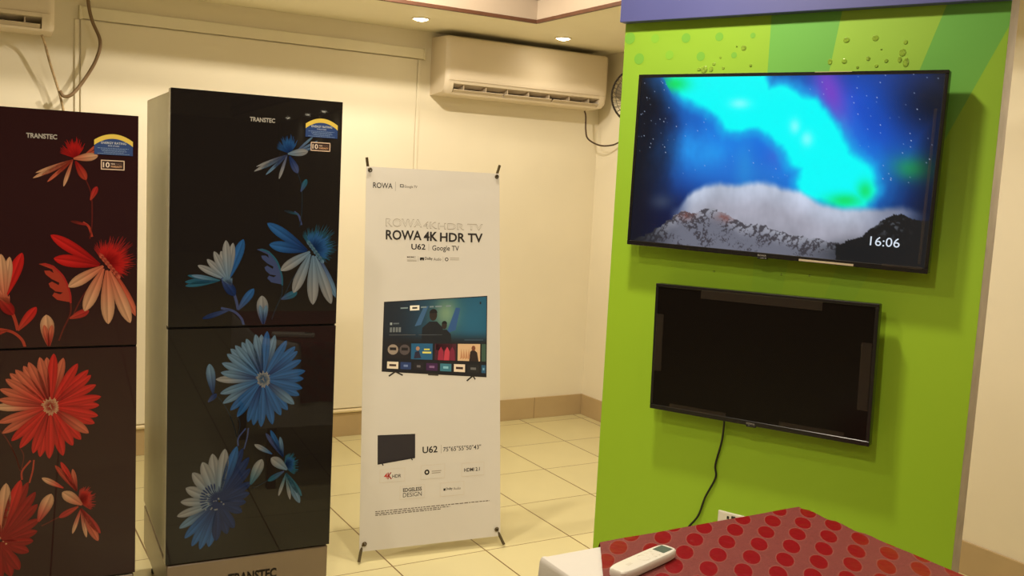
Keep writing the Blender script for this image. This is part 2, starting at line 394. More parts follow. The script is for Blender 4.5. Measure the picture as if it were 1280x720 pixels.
# printed flower artwork, metres from the blue fridge's left edge and the floor: p petal, s stem, f fan of fine petals
ART = {
 'upper': [
  ('s',[(0.4077,1.5946),(0.4252,1.544),(0.4275,1.4592),(0.4213,1.407)],0.0038,'G',0),('p',0.4228,1.5269,0.4417,1.5701,0.0171,'V','T',1),
  ('s',[(0.4018,1.4584),(0.4184,1.4448),(0.4278,1.4138)],0.0067,'V',0),('p',0.4163,1.4495,0.3668,1.4611,0.0104,'T','G',1),
  ('f',0.3826,1.6519,[(0.3337,1.6692),(0.3488,1.6978),(0.3669,1.7174),(0.3904,1.7143),(0.4097,1.6971)],30,0.001,'D','B',1),
  ('p',0.3967,1.6546,0.4615,1.7163,0.0086,'V','L',1),('p',0.3967,1.6546,0.4763,1.7014,0.0086,'V','L',1),('p',0.3967,1.6546,0.4864,1.6861,0.0086,'V','L',1),
  ('p',0.3809,1.6444,0.4107,1.5883,0.024,'D','V',2),('p',0.3733,1.6486,0.264,1.5874,0.0121,'V','W',3),('p',0.3733,1.6486,0.2866,1.5968,0.0112,'V','L',3),
  ('p',0.3733,1.6486,0.271,1.6033,0.0093,'V','W',3),('p',0.3733,1.6486,0.3027,1.5774,0.0103,'V','L',3),('p',0.3733,1.6486,0.3298,1.6027,0.0094,'V','V',3),
  ('p',0.3733,1.6486,0.3474,1.5657,0.0112,'V','W',3),('p',0.3751,1.6514,0.4439,1.6639,0.0247,'L','W',4),
  ('g',[(0.2787,1.3282),(0.2971,1.3313),(0.3205,1.3231),(0.3445,1.297),(0.3625,1.2545),(0.3692,1.2098),(0.3559,1.2117),(0.3295,1.2175),(0.3161,1.2308),(0.3215,1.2402),(0.3384,1.2345),(0.3458,1.2402),(0.3251,1.244),(0.3099,1.2572),(0.3059,1.2685),(0.3151,1.2742),(0.334,1.2629),(0.3357,1.2705),(0.3149,1.2817),(0.2979,1.2966),(0.2939,1.3078),(0.3087,1.308),(0.3201,1.3005),(0.3161,1.3118),(0.2955,1.3209)],'V',1),
  ('s',[(0.2898,1.3284),(0.3159,1.3212),(0.3465,1.2894),(0.3647,1.2402),(0.3674,1.2069)],0.0055,'T',2),
  ('s',[(0.3673,1.2117),(0.3663,1.1735),(0.3467,1.126),(0.3343,1.0899)],0.0047,'G',0),('s',[(0.4382,1.2786),(0.403,1.2307),(0.3758,1.1734)],0.0039,'G',0),
  ('p',0.3648,1.1592,0.4196,1.1826,0.0245,'V','T',1),
  ('f',0.4659,1.3268,[(0.4296,1.3835),(0.4559,1.4079),(0.4895,1.4182),(0.524,1.4095),(0.5528,1.3763),(0.556,1.3377),(0.542,1.3084),(0.523,1.284)],80,0.0009,'D','T',1),
  ('f',0.4659,1.3268,[(0.4469,1.3838),(0.4902,1.3943),(0.5251,1.3758),(0.5361,1.3374),(0.5196,1.2985)],40,0.0016,'D','B',2),
  ('p',0.4504,1.3266,0.3118,1.4175,0.036,'D','B',3),('p',0.4485,1.3247,0.32,1.3456,0.038,'D','B',4),('p',0.4929,1.3031,0.5586,1.162,0.0257,'V','L',3),
  ('p',0.4602,1.3229,0.3605,1.2573,0.0341,'L','W',5),('p',0.4781,1.3078,0.5403,1.1406,0.0373,'L','W',5),('p',0.4604,1.3152,0.4062,1.1808,0.0381,'L','W',6),
  ('p',0.4703,1.3096,0.4752,1.1385,0.0406,'L','W',7),('p',0.4474,1.3648,0.4595,1.3459,0.0135,'T','L',8),('p',0.4554,1.3544,0.4676,1.3355,0.0135,'T','L',8),
  ('p',0.4635,1.344,0.4757,1.325,0.0136,'T','L',8),('p',0.4715,1.3336,0.4838,1.3145,0.0136,'T','L',8),('p',0.4796,1.3231,0.4919,1.304,0.0136,'T','L',8),
  ('p',0.4877,1.3127,0.5,1.2935,0.0137,'T','L',8),('p',0.4959,1.3021,0.5082,1.2829,0.0137,'T','L',8),('s',[(0.2077,1.1782),(0.2158,1.1519),(0.2214,1.1255)],0.0091,'V',0),
  ('p',0.2214,1.1245,0.2724,1.1961,0.0268,'V','B',1),('s',[(0.1655,1.1316),(0.2062,1.1205),(0.2322,1.0963),(0.2419,1.0697)],0.008,'V',1),
  ('p',0.1959,1.1259,0.1063,1.0973,0.0169,'V','D',1),('p',0.3063,1.0735,0.2994,1.1721,0.0395,'V','W',1),('p',0.3063,1.0735,0.2933,1.1403,0.0161,'D','L',2),
  ('p',0.3063,1.0735,0.3152,1.14,0.0159,'D','L',2),('p',0.1615,1.2242,0.0578,1.2407,0.0148,'B','T',1),('p',0.1615,1.2242,0.0498,1.2193,0.0197,'B','T',1),
  ('p',0.1615,1.2242,0.051,1.206,0.0177,'T','T',1),('p',0.1615,1.2242,0.0699,1.2407,0.0149,'T','L',2),('p',0.1866,1.2252,0.089,1.274,0.0231,'L','W',3),
  ('p',0.1866,1.2252,0.1181,1.2946,0.0225,'L','W',4),('p',0.1866,1.2252,0.1623,1.3223,0.0228,'L','W',3),('p',0.1866,1.2252,0.14,1.3205,0.0247,'L','W',5),
  ('p',0.1866,1.2252,0.2346,1.3621,0.034,'B','B',3),('p',0.1866,1.2252,0.2009,1.3497,0.0248,'L','W',4),('p',0.1866,1.2252,0.1777,1.358,0.029,'L','W',6),
  ('p',0.1663,1.233,0.2103,1.1729,0.0333,'V','D',7),('f',0.1996,1.2043,[(0.1639,1.2304),(0.1788,1.2382),(0.1989,1.2382)],12,0.0016,'V','L',8),
 ],
 'lower': [
  ('s',[(0.1611,0.8317),(0.1891,0.7899),(0.2121,0.7365),(0.2251,0.6892)],0.0038,'G',0),('s',[(0.2249,0.761),(0.2354,0.7325),(0.2295,0.6911)],0.0033,'G',0),
  ('p',0.1447,0.844,0.1313,0.9454,0.0296,'D','L',1),('p',0.129,0.8154,0.1566,0.8422,0.0181,'V','D',1),('p',0.3067,0.8998,0.2809,1.0406,0.0291,'D','L',3),
  ('p',0.3087,0.8996,0.3005,1.0394,0.0289,'B','L',1),('p',0.3107,0.9007,0.32,1.0504,0.0287,'B','B',3),('p',0.3133,0.8992,0.3469,1.0358,0.0285,'D','L',1),
  ('p',0.3173,0.8971,0.3874,1.0161,0.0281,'B','B',3),('p',0.3203,0.8949,0.418,0.9941,0.028,'B','B',1),('p',0.3211,0.8932,0.4261,0.9769,0.028,'D','B',3),
  ('p',0.3225,0.89,0.4403,0.9452,0.0281,'B','B',1),('p',0.3239,0.8862,0.4555,0.9062,0.0286,'B','B',3),('p',0.3234,0.8835,0.4503,0.8787,0.0289,'D','B',1),
  ('p',0.3231,0.8801,0.4466,0.8445,0.0295,'B','B',3),('p',0.3221,0.8777,0.4367,0.8202,0.0299,'B','B',1),('p',0.3204,0.8747,0.4193,0.7898,0.0302,'D','L',3),
  ('p',0.3182,0.8728,0.3971,0.7705,0.0303,'B','B',1),('p',0.3159,0.8711,0.3738,0.7532,0.0301,'B','B',3),('p',0.3132,0.868,0.3457,0.7227,0.0298,'D','B',1),
  ('p',0.3093,0.8673,0.3065,0.7168,0.0291,'B','B',3),('p',0.3067,0.8681,0.2803,0.7246,0.0286,'B','B',1),('p',0.3047,0.8693,0.261,0.7376,0.0282,'D','B',3),
  ('p',0.3011,0.8713,0.2249,0.7576,0.0276,'B','B',1),('p',0.2987,0.8737,0.2019,0.7822,0.0273,'B','B',3),('p',0.2961,0.8763,0.1768,0.8079,0.0271,'D','L',1),
  ('p',0.2952,0.8797,0.1675,0.8416,0.0272,'B','L',3),('p',0.2936,0.8847,0.1526,0.8913,0.0276,'B','W',1),('p',0.2952,0.887,0.1684,0.9138,0.028,'D','L',3),
  ('p',0.2955,0.8903,0.1717,0.946,0.0284,'B','L',1),('p',0.2972,0.8934,0.1874,0.9765,0.0289,'B','L',3),('p',0.2984,0.8951,0.1991,0.9936,0.029,'D','L',1),
  ('p',0.2999,0.8962,0.2142,1.0045,0.0292,'B','L',3),('p',0.3021,0.8973,0.236,1.0151,0.0293,'B','L',1),('p',0.3036,0.8984,0.2501,1.0261,0.0292,'D','L',3),
  ('f',0.3096,0.884,[(0.3357,0.8827),(0.3326,0.8677),(0.3233,0.8571),(0.3103,0.8538),(0.2972,0.8585),(0.2875,0.87),(0.2837,0.8852),(0.2868,0.9001),(0.296,0.9107),(0.3089,0.9141),(0.322,0.9095),(0.3318,0.8981),(0.3357,0.8828)],40,0.0022,'B','W',6),
  ('p',0.3108,0.8708,0.3095,0.8697,0.0033,'W','W',7),('p',0.3086,0.8852,0.3037,0.8819,0.0033,'W','W',7),('p',0.3094,0.8783,0.3145,0.8784,0.0034,'W','W',7),
  ('p',0.3147,0.8936,0.316,0.8972,0.0034,'W','W',7),('p',0.2969,0.9003,0.2972,0.8978,0.0035,'W','W',7),('p',0.3089,0.8854,0.3116,0.8843,0.0035,'W','W',7),
  ('p',0.3094,0.8833,0.3131,0.8834,0.0034,'W','W',7),('p',0.3054,0.9051,0.3077,0.9006,0.0036,'W','W',7),('p',0.2963,0.8727,0.2958,0.8682,0.0034,'W','W',7),
  ('p',0.3111,0.8855,0.3073,0.8887,0.0035,'W','W',7),('p',0.3187,0.8858,0.32,0.8879,0.0034,'W','W',7),('p',0.3013,0.8848,0.2998,0.884,0.0033,'W','W',7),
  ('p',0.2926,0.8958,0.2946,0.8913,0.0035,'W','W',7),('p',0.3224,0.9023,0.324,0.9057,0.0034,'W','W',7),('p',0.3225,0.9014,0.3266,0.9004,0.0035,'W','W',7),
  ('p',0.3085,0.889,0.3119,0.8881,0.0035,'W','W',7),('p',0.3093,0.8825,0.3131,0.8772,0.0036,'W','W',7),('p',0.3245,0.873,0.3235,0.8767,0.0035,'W','W',7),
  ('p',0.3055,0.8662,0.3092,0.8708,0.0033,'W','W',7),('p',0.3089,0.8847,0.3111,0.8864,0.0033,'W','W',7),('p',0.3247,0.8995,0.3249,0.8943,0.0035,'W','W',7),
  ('p',0.309,0.8823,0.31,0.8871,0.0034,'W','W',7),('p',0.3127,0.8745,0.3137,0.878,0.0034,'W','W',7),('p',0.3278,0.8775,0.326,0.8728,0.0034,'W','W',7),
  ('p',0.3159,0.8892,0.3155,0.889,0.0033,'W','W',7),('p',0.3014,0.8957,0.3021,0.8944,0.0036,'W','W',7),('s',[(0.2017,0.7626),(0.2156,0.727),(0.2263,0.6844)],0.0033,'G',0),
  ('s',[(0.2639,0.7165),(0.2599,0.6818),(0.2505,0.6439)],0.0047,'V',0),('s',[(0.2302,0.6562),(0.231,0.684),(0.2545,0.7158)],0.0054,'V',1),
  ('p',0.1744,0.4889,0.2269,0.6565,0.0337,'D','B',3),('p',0.1768,0.4878,0.2471,0.6477,0.0307,'D','D',1),('p',0.1792,0.4838,0.268,0.6143,0.0302,'D','D',3),
  ('p',0.1799,0.4789,0.2736,0.5735,0.0298,'D','D',1),('p',0.1804,0.4731,0.2786,0.5248,0.0297,'D','D',3),('p',0.1797,0.4685,0.2726,0.4864,0.0288,'D','D',1),
  ('p',0.1783,0.4649,0.261,0.4556,0.0297,'D','D',3),('p',0.1768,0.4608,0.2482,0.4215,0.0313,'D','D',1),('p',0.1738,0.4544,0.2222,0.3676,0.0326,'D','D',3),
  ('p',0.171,0.4522,0.1991,0.3492,0.0321,'D','D',1),('p',0.1667,0.4497,0.1629,0.3291,0.0323,'D','D',3),('p',0.1638,0.4475,0.1387,0.3111,0.0329,'D','B',1),
  ('p',0.1603,0.4469,0.1093,0.3066,0.0307,'D','B',3),('p',0.1571,0.4486,0.0831,0.3207,0.0299,'D','B',1),('p',0.1542,0.4523,0.0595,0.3518,0.0291,'D','B',3),
  ('p',0.152,0.4567,0.0418,0.3889,0.0287,'D','L',1),('p',0.151,0.4619,0.0343,0.4314,0.0289,'L','W',3),('p',0.1523,0.4678,0.0451,0.4798,0.03,'L','W',1),
  ('p',0.1543,0.4735,0.0611,0.5263,0.0359,'L','W',3),('p',0.1569,0.4797,0.0822,0.5773,0.0372,'L','W',1),('p',0.1608,0.4837,0.114,0.6108,0.0402,'L','W',3),
  ('p',0.1647,0.4868,0.1461,0.6369,0.0381,'L','W',1),('p',0.1696,0.4884,0.1872,0.6507,0.0372,'L','W',3),('p',0.2747,0.5167,0.3124,0.6032,0.0365,'T','W',4),
  ('f',0.1705,0.4693,[(0.2205,0.4637),(0.2142,0.4379),(0.1962,0.4206),(0.1714,0.4164),(0.1465,0.4264),(0.1282,0.4477),(0.1212,0.4747),(0.1273,0.5002),(0.1449,0.5175),(0.1695,0.522),(0.1944,0.5124),(0.2132,0.4911),(0.2205,0.4639)],46,0.0022,'D','D',5),
  ('p',0.1354,0.4605,0.1132,0.4486,0.005,'D','D',6),('p',0.1328,0.4664,0.1084,0.4599,0.0051,'D','D',6),('p',0.1313,0.4727,0.1056,0.4717,0.0052,'D','D',6),
  ('p',0.131,0.479,0.1049,0.4835,0.0053,'D','D',6),('p',0.1318,0.4851,0.1065,0.495,0.0054,'D','D',6),('p',0.1338,0.4908,0.1102,0.5056,0.0056,'D','D',6),
  ('p',0.1368,0.4958,0.1159,0.515,0.0057,'D','D',6),('p',0.1408,0.4999,0.1234,0.5228,0.0058,'D','D',6),('p',0.1455,0.503,0.1323,0.5287,0.0058,'D','D',6),
  ('p',0.1509,0.5049,0.1424,0.5324,0.0057,'D','D',6),('p',0.1567,0.5056,0.1533,0.5337,0.0057,'D','D',6),('p',0.1786,0.4672,0.1773,0.4642,0.006,'L','W',7),
  ('p',0.153,0.4411,0.1618,0.4398,0.006,'L','W',7),('p',0.1379,0.4659,0.1364,0.4649,0.0057,'L','W',7),('p',0.1842,0.4536,0.1866,0.4595,0.006,'L','W',7),
  ('p',0.1307,0.4806,0.134,0.4823,0.0057,'L','W',7),('p',0.1403,0.4928,0.1314,0.4999,0.0064,'L','W',7),('p',0.1302,0.4973,0.1256,0.4984,0.006,'L','W',7),
  ('p',0.1309,0.4742,0.1284,0.4771,0.0065,'L','W',7),('p',0.129,0.443,0.1253,0.4452,0.0063,'L','W',7),('p',0.1526,0.4726,0.1539,0.4692,0.0065,'L','W',7),
  ('p',0.1436,0.4456,0.1491,0.4486,0.0057,'L','W',7),('p',0.1618,0.438,0.1653,0.4432,0.0058,'L','W',7),('p',0.1406,0.4436,0.1467,0.4438,0.0059,'L','W',7),
  ('p',0.1621,0.4723,0.1592,0.4705,0.0057,'L','W',7),('p',0.1716,0.4745,0.1664,0.4804,0.0065,'L','W',7),('p',0.1317,0.4661,0.1374,0.4608,0.0064,'L','W',7),
  ('s',[(0.3382,0.5274),(0.3144,0.5155),(0.2839,0.5015)],0.0042,'G',0),
  ('f',0.3894,0.5676,[(0.3952,0.6137),(0.4198,0.6151),(0.4365,0.5993),(0.4421,0.5734),(0.4378,0.5485),(0.4253,0.5389)],40,0.0014,'T','T',1),
  ('f',0.3927,0.5744,[(0.4024,0.6059),(0.4253,0.593),(0.4281,0.5675),(0.418,0.5468)],26,0.002,'D','B',2),('p',0.385,0.6038,0.339,0.7038,0.0177,'D','B',3),
  ('p',0.385,0.6038,0.3227,0.6944,0.0163,'D','V',3),('p',0.385,0.6038,0.3727,0.6777,0.0145,'D','L',3),('p',0.3465,0.618,0.2854,0.6572,0.0174,'B','W',3),
  ('p',0.4002,0.5572,0.3433,0.6054,0.0343,'L','W',5),('p',0.3898,0.5531,0.3335,0.5228,0.02,'V','T',4),('p',0.397,0.5452,0.3723,0.4648,0.0125,'T','W',4),
  ('p',0.397,0.5452,0.4135,0.4472,0.0133,'T','W',4),('p',0.397,0.5452,0.4481,0.431,0.0258,'T','L',4),('p',0.397,0.5452,0.4546,0.4558,0.0199,'T','T',4),
 ],
}

PAL_BLUE = dict(W=(122, 122, 124), L=(84, 110, 136), B=(38, 80, 134), D=(20, 38, 82), T=(36, 80, 102), G=(32, 37, 44), V=(56, 66, 104))
PAL_RED = dict(W=(182, 136, 104), L=(172, 86, 64), B=(172, 32, 30), D=(126, 20, 22), T=(150, 38, 36), G=(84, 32, 28), V=(150, 54, 40))
M_side = mat('fridge_side_metal', (232, 227, 202), .38, metal=.05, var=.04)
M_edge = mat('door_edge_trim', (214, 208, 190), .3, metal=.6)
M_gasket = mat('rubber_gasket', (40, 36, 32), .7)
M_base = mat('pedestal_metal', (136, 120, 104), .25, metal=.4, var=.05, vscale=4)
M_glass_print = print_mat('printed_glass_door', .3, .0, coat=.8)
M_label = print_mat('printed_label', .35)
M_letter = mat('raised_silver_letters', (196, 190, 180), .3, metal=.5)
M_darkletter = mat('dark_letters', (40, 30, 24), .4)
M_dark = mat('dark_plastic', (30, 28, 26), .5)

def fridge(label, s_right, z1, z2, z3, pal, base_col, art_dz):
    w, d = .56, .65
    cen = FO + FU*(s_right-w/2)
    t = thing('refrigerator', label, 'refrigerator', cen, (0, 0, FA), 'flower print fridges by the back wall')
    x0, x1 = -w/2, w/2
    bm = nbox(x0+.003, x1-.003, .058, d, z3+.004, z1-.006, .006)
    obj('cabinet', bm, M_side, t)
    obj('door_gasket', nbox(x0+.012, x1-.012, .044, .060, z3+.012, z1-.012), M_gasket, t)
    bm = nbox(x0+.004, x1-.004, .004, d-.004, .10, z3-.006, .005)
    p = obj('pedestal', bm, M_base, t)
    a = Art(); a.text('TRANSTEC', -.074, z3-.098, .093, z3-.062, (40, 30, 24), 0, .035)
    bm = bmesh.new(); V = [bm.verts.new((u, .003, z)) for u, z, l in a.v]
    for f in a.f: bm.faces.new([V[i] for i in f])
    bmesh.ops.solidify(bm, geom=bm.faces[:], thickness=.0015)
    obj('brand_lettering', bm, M_darkletter, p)
    for sx in (x0+.05, x1-.05):
        for sy in (.06, d-.06):
            obj('foot', lathe(bmesh.new(), [(0, 0), (.024, 0), (.024, .012), (.014, .02), (.014, .104), (0, .104)], 16, Matrix.Translation((sx, sy, 0))), M_dark, t)
    obj('top_hinge', nbox(x1-.075, x1-.01, .05, .12, z1-.008, z1-.001, .003), M_dark, t)
    fn = lambda u, z, lay: (u, -.0004-.00012*lay, z)
    for part, za, zb in (('upper', z2+.0035, z1), ('lower', z3, z2-.0035)):
        bm = nbox(x0, x1, 0, .046, za, zb, .0005, 1)
        A = Art()
        cx = lambda s: max(x0+.004, min(x1-.004, s-.28))
        cz = lambda z: max(za+.004, min(zb-.004, z+art_dz))
        for e in ART[part]:
            if e[0] == 'p':
                _, a0, b0, a1, b1, wd, c0, c1, lay = e
                A.petal((a0-.28, b0+art_dz), (a1-.28, b1+art_dz), wd, pal[c0], pal[c1], lay)
            elif e[0] == 'g':
                A.poly([(s-.28, z+art_dz) for s, z in e[1]], pal[e[2]], e[3])
            elif e[0] == 's':
                pts = spline([(s-.28, z+art_dz, 0) for s, z in e[1]], 6)
                A.strip([(q.x, q.y) for q in pts], e[2], pal[e[3]], e[4])
            else:
                _, bx, bz, tips, n, wd, c0, c1, lay = e
                pts = spline([(s, z, 0) for s, z in tips], max(2, n//max(1, len(tips)-1)))
                rr = random.Random(5)
                for q in pts:
                    k = rr.uniform(.72, 1.06)
                    tip = Vector((bx+(q.x-bx)*k-.28, bz+(q.y-bz)*k+art_dz)); b_ = Vector((bx-.28, bz+art_dz)) + (tip-Vector((bx-.28, bz+art_dz)))*.1
                    A.petal(b_, tip, wd*2, pal[c0], pal[c1], lay)
        A.v = [(max(x0+.004, min(x1-.004, u)), max(za+.004, min(zb-.004, z)), l) for u, z, l in A.v]
        door = art_obj('door', A, fn, M_glass_print, t, bm, base_col)
        # light metal strip along the left edge of the door
        obj('edge_trim', nbox(x0-.0012, x0+.0006, .006, .040, za+.003, zb-.003), M_edge, door)
        obj('door_gap_shade', nbox(x0-.0012, x1, .012, .034, za-.003 if part == 'upper' else zb+.0005, za+.001 if part == 'upper' else zb+.0028), M_dark, door)  # dark strip between the doors, its colour standing for shade in the gap
        if part == 'upper':
            dz = z1-1.838
            a = Art(); a.text('TRANSTEC', -.033, 1.7505+dz, .050, 1.7655+dz, (200, 194, 184), 12, .035)
            bm = bmesh.new(); V = [bm.verts.new((u, -.0009, z)) for u, z, l in a.v]
            for f in a.f: bm.faces.new([V[i] for i in f])
            obj('brand_lettering', bm, M_letter, door)
            # arched energy label
            a = Art(); lx0, lx1, lz0 = .153, .264, 1.713+dz
            mx = (lx0+lx1)/2; hw = (lx1-lx0)/2
            def arch(z_side, rise, n=16): return [(mx-hw+2*hw*i/n, z_side+dz+rise*(1-((i/n-.5)*2)**2)) for i in range(n+1)]
            top = arch(1.757, .020); mid = arch(1.741, .022)
            a.poly([(lx0, lz0), (lx1, lz0)] + top[::-1], (40, 66, 122), 13)
            for i in range(16): a.poly([mid[i], mid[i+1], top[i+1], top[i]], (226, 196, 84), 14)
            a.text('ENERGY RATING', mx-.036, 1.746+dz, mx+.036, 1.753+dz, (205, 208, 210), 15, .01)
            a.text('FIVE STARS', mx-.016, 1.7385+dz, mx+.016, 1.7428+dz, (190, 200, 215), 15, .01)
            for k, (q0, q1) in enumerate(((.046, .044), (.036, .034), (.034, .038), (.028, .030), (.046, .046))):
                z = 1.734+dz-k*.0042
                x = mx-q0
                rr = random.Random(k)
                while x < mx+q1:
                    L = rr.uniform(.003, .008); a.rect(x, z-.0016, min(mx+q1, x+L), z, (128, 150, 186), 15); x += L+.0014
            art_obj('energy_label', a, fn, M_label, door)
            a = Art(); wx0, wx1, wz0, wz1 = .172, .240, 1.667+dz, 1.697+dz
            a.rect(wx0, wz0, wx1, wz1, (46, 24, 18), 13); a.frame(wx0, wz0, wx1, wz1, .0028, (226, 196, 170), 14)
            a.text('10', wx0+.006, wz0+.007, wx0+.025, wz1-.007, (232, 214, 196), 15, .02)
            a.text('YEAR', wx0+.028, wz0+.016, wx0+.041, wz1-.009, (220, 196, 176), 15, .02); a.text('PARTS', wx0+.043, wz0+.016, wx0+.060, wz1-.009, (140, 110, 96), 15)
            a.text('WARRANTY', wx0+.028, wz0+.007, wx0+.061, wz0+.0135, (220, 170, 130), 15, .02)
            art_obj('warranty_label', a, fn, M_label, door)
    return t
fridge('tall dark fridge with blue flower print doors and silver side, beside the standing banner', .56, 1.8378, 1.0668, .2654, PAL_BLUE, (30, 26, 25), 0)
fridge('maroon fridge with red and orange flower print doors at the photo\'s left edge', -.095, 1.741, 1.014, .257, PAL_RED, (46, 25, 26), -.0528)

# ------------------------------------------------------------------ green display panel with the televisions
PB = -1.1483
PO = Vector((1.9957, 2.6295, 0)); BU = Vector((math.cos(PB), math.sin(PB), 0)); BY = Vector((-math.sin(PB), math.cos(PB), 0))
PX0, PX1, PYF, PT, PTOP = -.105, 1.102, .080, .13, 2.44
M_panel = print_mat('printed_green_board', .42, .35)
M_panel_side = mat('board_edge', (168, 156, 140), .7, var=.12, vscale=12)
M_band = mat('lilac_board', (86, 90, 152), .5, var=.04, vscale=3)
pn = thing('display_panel', 'lime green display board carrying two televisions under a lilac header', 'display board', PO, (0, 0, PB))
obj('core_board', nbox(PX0+.001, PX1, PYF+.002, PYF+PT, 0, PTOP), M_panel_side, pn)
a = Art()
LIME, LIME2, GRN, LOW = (148, 192, 58), (152, 196, 70), (110, 180, 80), (154, 194, 46)
xs = lambda x0, x1, n: [x0+(x1-x0)*i/n for i in range(n+1)]
# board colours: fine grid, sunburst above, plainer olive below
NX, NZ = 72, 120
def ray_col(s, z):
    cs, cz = .43, .55
    ang = math.degrees(math.atan2(s-cs, z-cz)); hi = max(0, min(1, (z-1.15)/.85))
    edges = [(-99, LIME), (-.4, GRN), (7.4, LIME2), (17.4, GRN), (23.5, LIME), (99, LIME)]
    c = LIME
    for e, k in edges:
        if ang >= e: c = k
    if z < 1.2: c = LOW
    f = hi
    c = tuple(LOW[i]+(c[i]-LOW[i])*f for i in range(3))
    return c
def clip(poly, fnc):
    out = []
    for i in range(len(poly)):
        p, q = poly[i-1], poly[i]; a_, b_ = fnc(*p), fnc(*q)
        if (a_ >= 0) != (b_ >= 0):
            t_ = a_/(a_-b_); out.append((p[0]+(q[0]-p[0])*t_, p[1]+(q[1]-p[1])*t_))
        if b_ >= 0: out.append(q)
    return out
CS, CZ = .43, .55
ANG = [-80, -.4, 7.4, 17.4, 23.5, 80]; CCOL = [LIME, GRN, LIME2, GRN, LIME]
zrows = [0, .6, 1.0, 1.2] + [1.2+(PTOP-1.2)*(i+1)/10 for i in range(10)]
for z0, z1 in zip(zrows, zrows[1:]):
    cell = [(PX0, z0), (PX1, z0), (PX1, z1), (PX0, z1)]
    if z1 <= 1.2001:
        a.poly(cell, LOW, 0); continue
    for i in range(5):
        g = cell
        t0, t1 = math.tan(math.radians(ANG[i])), math.tan(math.radians(ANG[i+1]))
        g = clip(g, lambda s, z: (s-CS)-t0*(z-CZ))
        if len(g) > 2: g = clip(g, lambda s, z: t1*(z-CZ)-(s-CS))
        if len(g) < 3: continue
        cols = []
        for s, z in g:
            f = max(0, min(1, (z-1.2)/.8)); cols.append(tuple(LOW[k]+(CCOL[i][k]-LOW[k])*f for k in range(3)))
        a.poly(g, cols, 0)
for i, (s, z, r) in enumerate([(-.096, 2.112, .02), (-.044, 2.041, .019), (.128, 2.104, .016), (.247, 2.103, .014), (.362, 2.102, .009), (.186, 2.042, .015), (.303, 2.042, .010), (.013, 2.107, .015), (.071, 2.05, .015)]):
    a.disc(max(PX0+r, s), z, r, (122, 184, 66) if i < 7 else (136, 194, 62), 1)
art_obj('printed_face', a, lambda u, z, lay: (u, PYF-.0006*lay, z), M_panel, pn)
hb = tag(obj('header_board', nbox(PX0-.004, PX1+.002, PYF-.036, PYF-.0005, 2.162, PTOP, .002), M_band), 'lilac header board across the top of the green display board', 'sign board')
hb.location = PO; hb.rotation_euler = (0, 0, PB)
M_glue = mat('dried_glue', (136, 168, 60), .08, spec=.8, var=.35, vscale=160)
bm = bmesh.new(); rr = random.Random(2)
for s, z, r in [(.334, 2.064, .008), (.362, 2.008, .007), (.201, 1.999, .012), (.235, 2.016, .006), (.269, 2.002, .005), (.183, 2.0, .008), (.256, 2.036, .004), (.226, 1.999, .008), (.66, 2.075, .009), (.745, 2.077, .011), (.832, 2.062, .009), (.826, 2.032, .011), (.838, 2.004, .010), (.729, 2.018, .007), (.782, 2.010, .008), (.659, 2.012, .010), (.616, 2.012, .008), (.765, 2.044, .003), (.755, 1.996, .005), (.82, 2.012, .006), (.70, 1.993, .004), (.31, 2.07, .003),
                (.29, 1.335, .004), (.52, 1.348, .004), (.61, 1.352, .004)]:
    n0 = len(bm.verts)
    lathe(bm, [(r, -.0005), (r*.9, .0014), (r*.6, .0022), (r*.35, .0018), (0, .0016)], 14, Matrix.Translation((s, PYF, z)) @ Matrix.Rotation(PI/2, 4, 'X') @ Matrix.Diagonal((rr.uniform(.7, 1.2), rr.uniform(.8, 1.6) if s > .8 else rr.uniform(.7, 1.2), 1, 1)))
tag(obj('glue_marks', bm, M_glue, pn, True), kind='stuff')

# ---- televisions
M_tv = mat('black_tv_plastic', (26, 25, 25), .25, spec=.5)
M_tv_rear = mat('tv_rear_plastic', (34, 33, 32), .55)
M_screen = print_mat('lit_screen', .12, .5, emit=1.0)
M_off = mat('dark_screen_glass', (16, 13, 12), .2, spec=.22)
M_tape = mat('clear_tape', (92, 80, 68), .3, spec=.4, alpha=.11)
M_glint = mat('film_edge_glint', (190, 176, 150), .12, spec=.8)
M_logo = mat('printed_logo', (150, 146, 138), .4)

def smooth(a_, b_, x):
    t_ = max(0., min(1., (x-a_)/(b_-a_))); return t_*t_*(3-2*t_)
def mixc(a_, b_, t_): return tuple(a_[i]+(b_[i]-a_[i])*t_ for i in range(3))
AUR = [(190, 20), (515, 30), (545, 92), (600, 82), (700, 118), (745, 175), (775, 240), (800, 300), (865, 362), (884, 420), (852, 468), (790, 470), (735, 450), (685, 425), (668, 395), (668, 345), (635, 330), (610, 262), (560, 228), (520, 205), (455, 216), (405, 205), (385, 160), (300, 118), (235, 85)]
def pdist(p, poly):
    ins = False; dm = 1e9; x, y = p
    for i in range(len(poly)):
        (x1, y1), (x2, y2) = poly[i-1], poly[i]
        if (y1 > y) != (y2 > y) and x < (x2-x1)*(y-y1)/(y2-y1)+x1: ins = not ins
        dx, dy = x2-x1, y2-y1; t_ = max(0, min(1, ((x-x1)*dx+(y-y1)*dy)/(dx*dx+dy*dy)))
        dm = min(dm, math.hypot(x-x1-t_*dx, y-y1-t_*dy))
    return dm if ins else -dm
def g(x, y, cx, cy, rx, ry): return math.exp(-((x-cx)/rx)**2-((y-cy)/ry)**2)
def interp(x, pts):
    for (a0, b0), (a1, b1) in zip(pts, pts[1:]):
        if a0 <= x <= a1: return b0+(b1-b0)*(x-a0)/(a1-a0)
    return pts[0][1] if x < pts[0][0] else pts[-1][1]
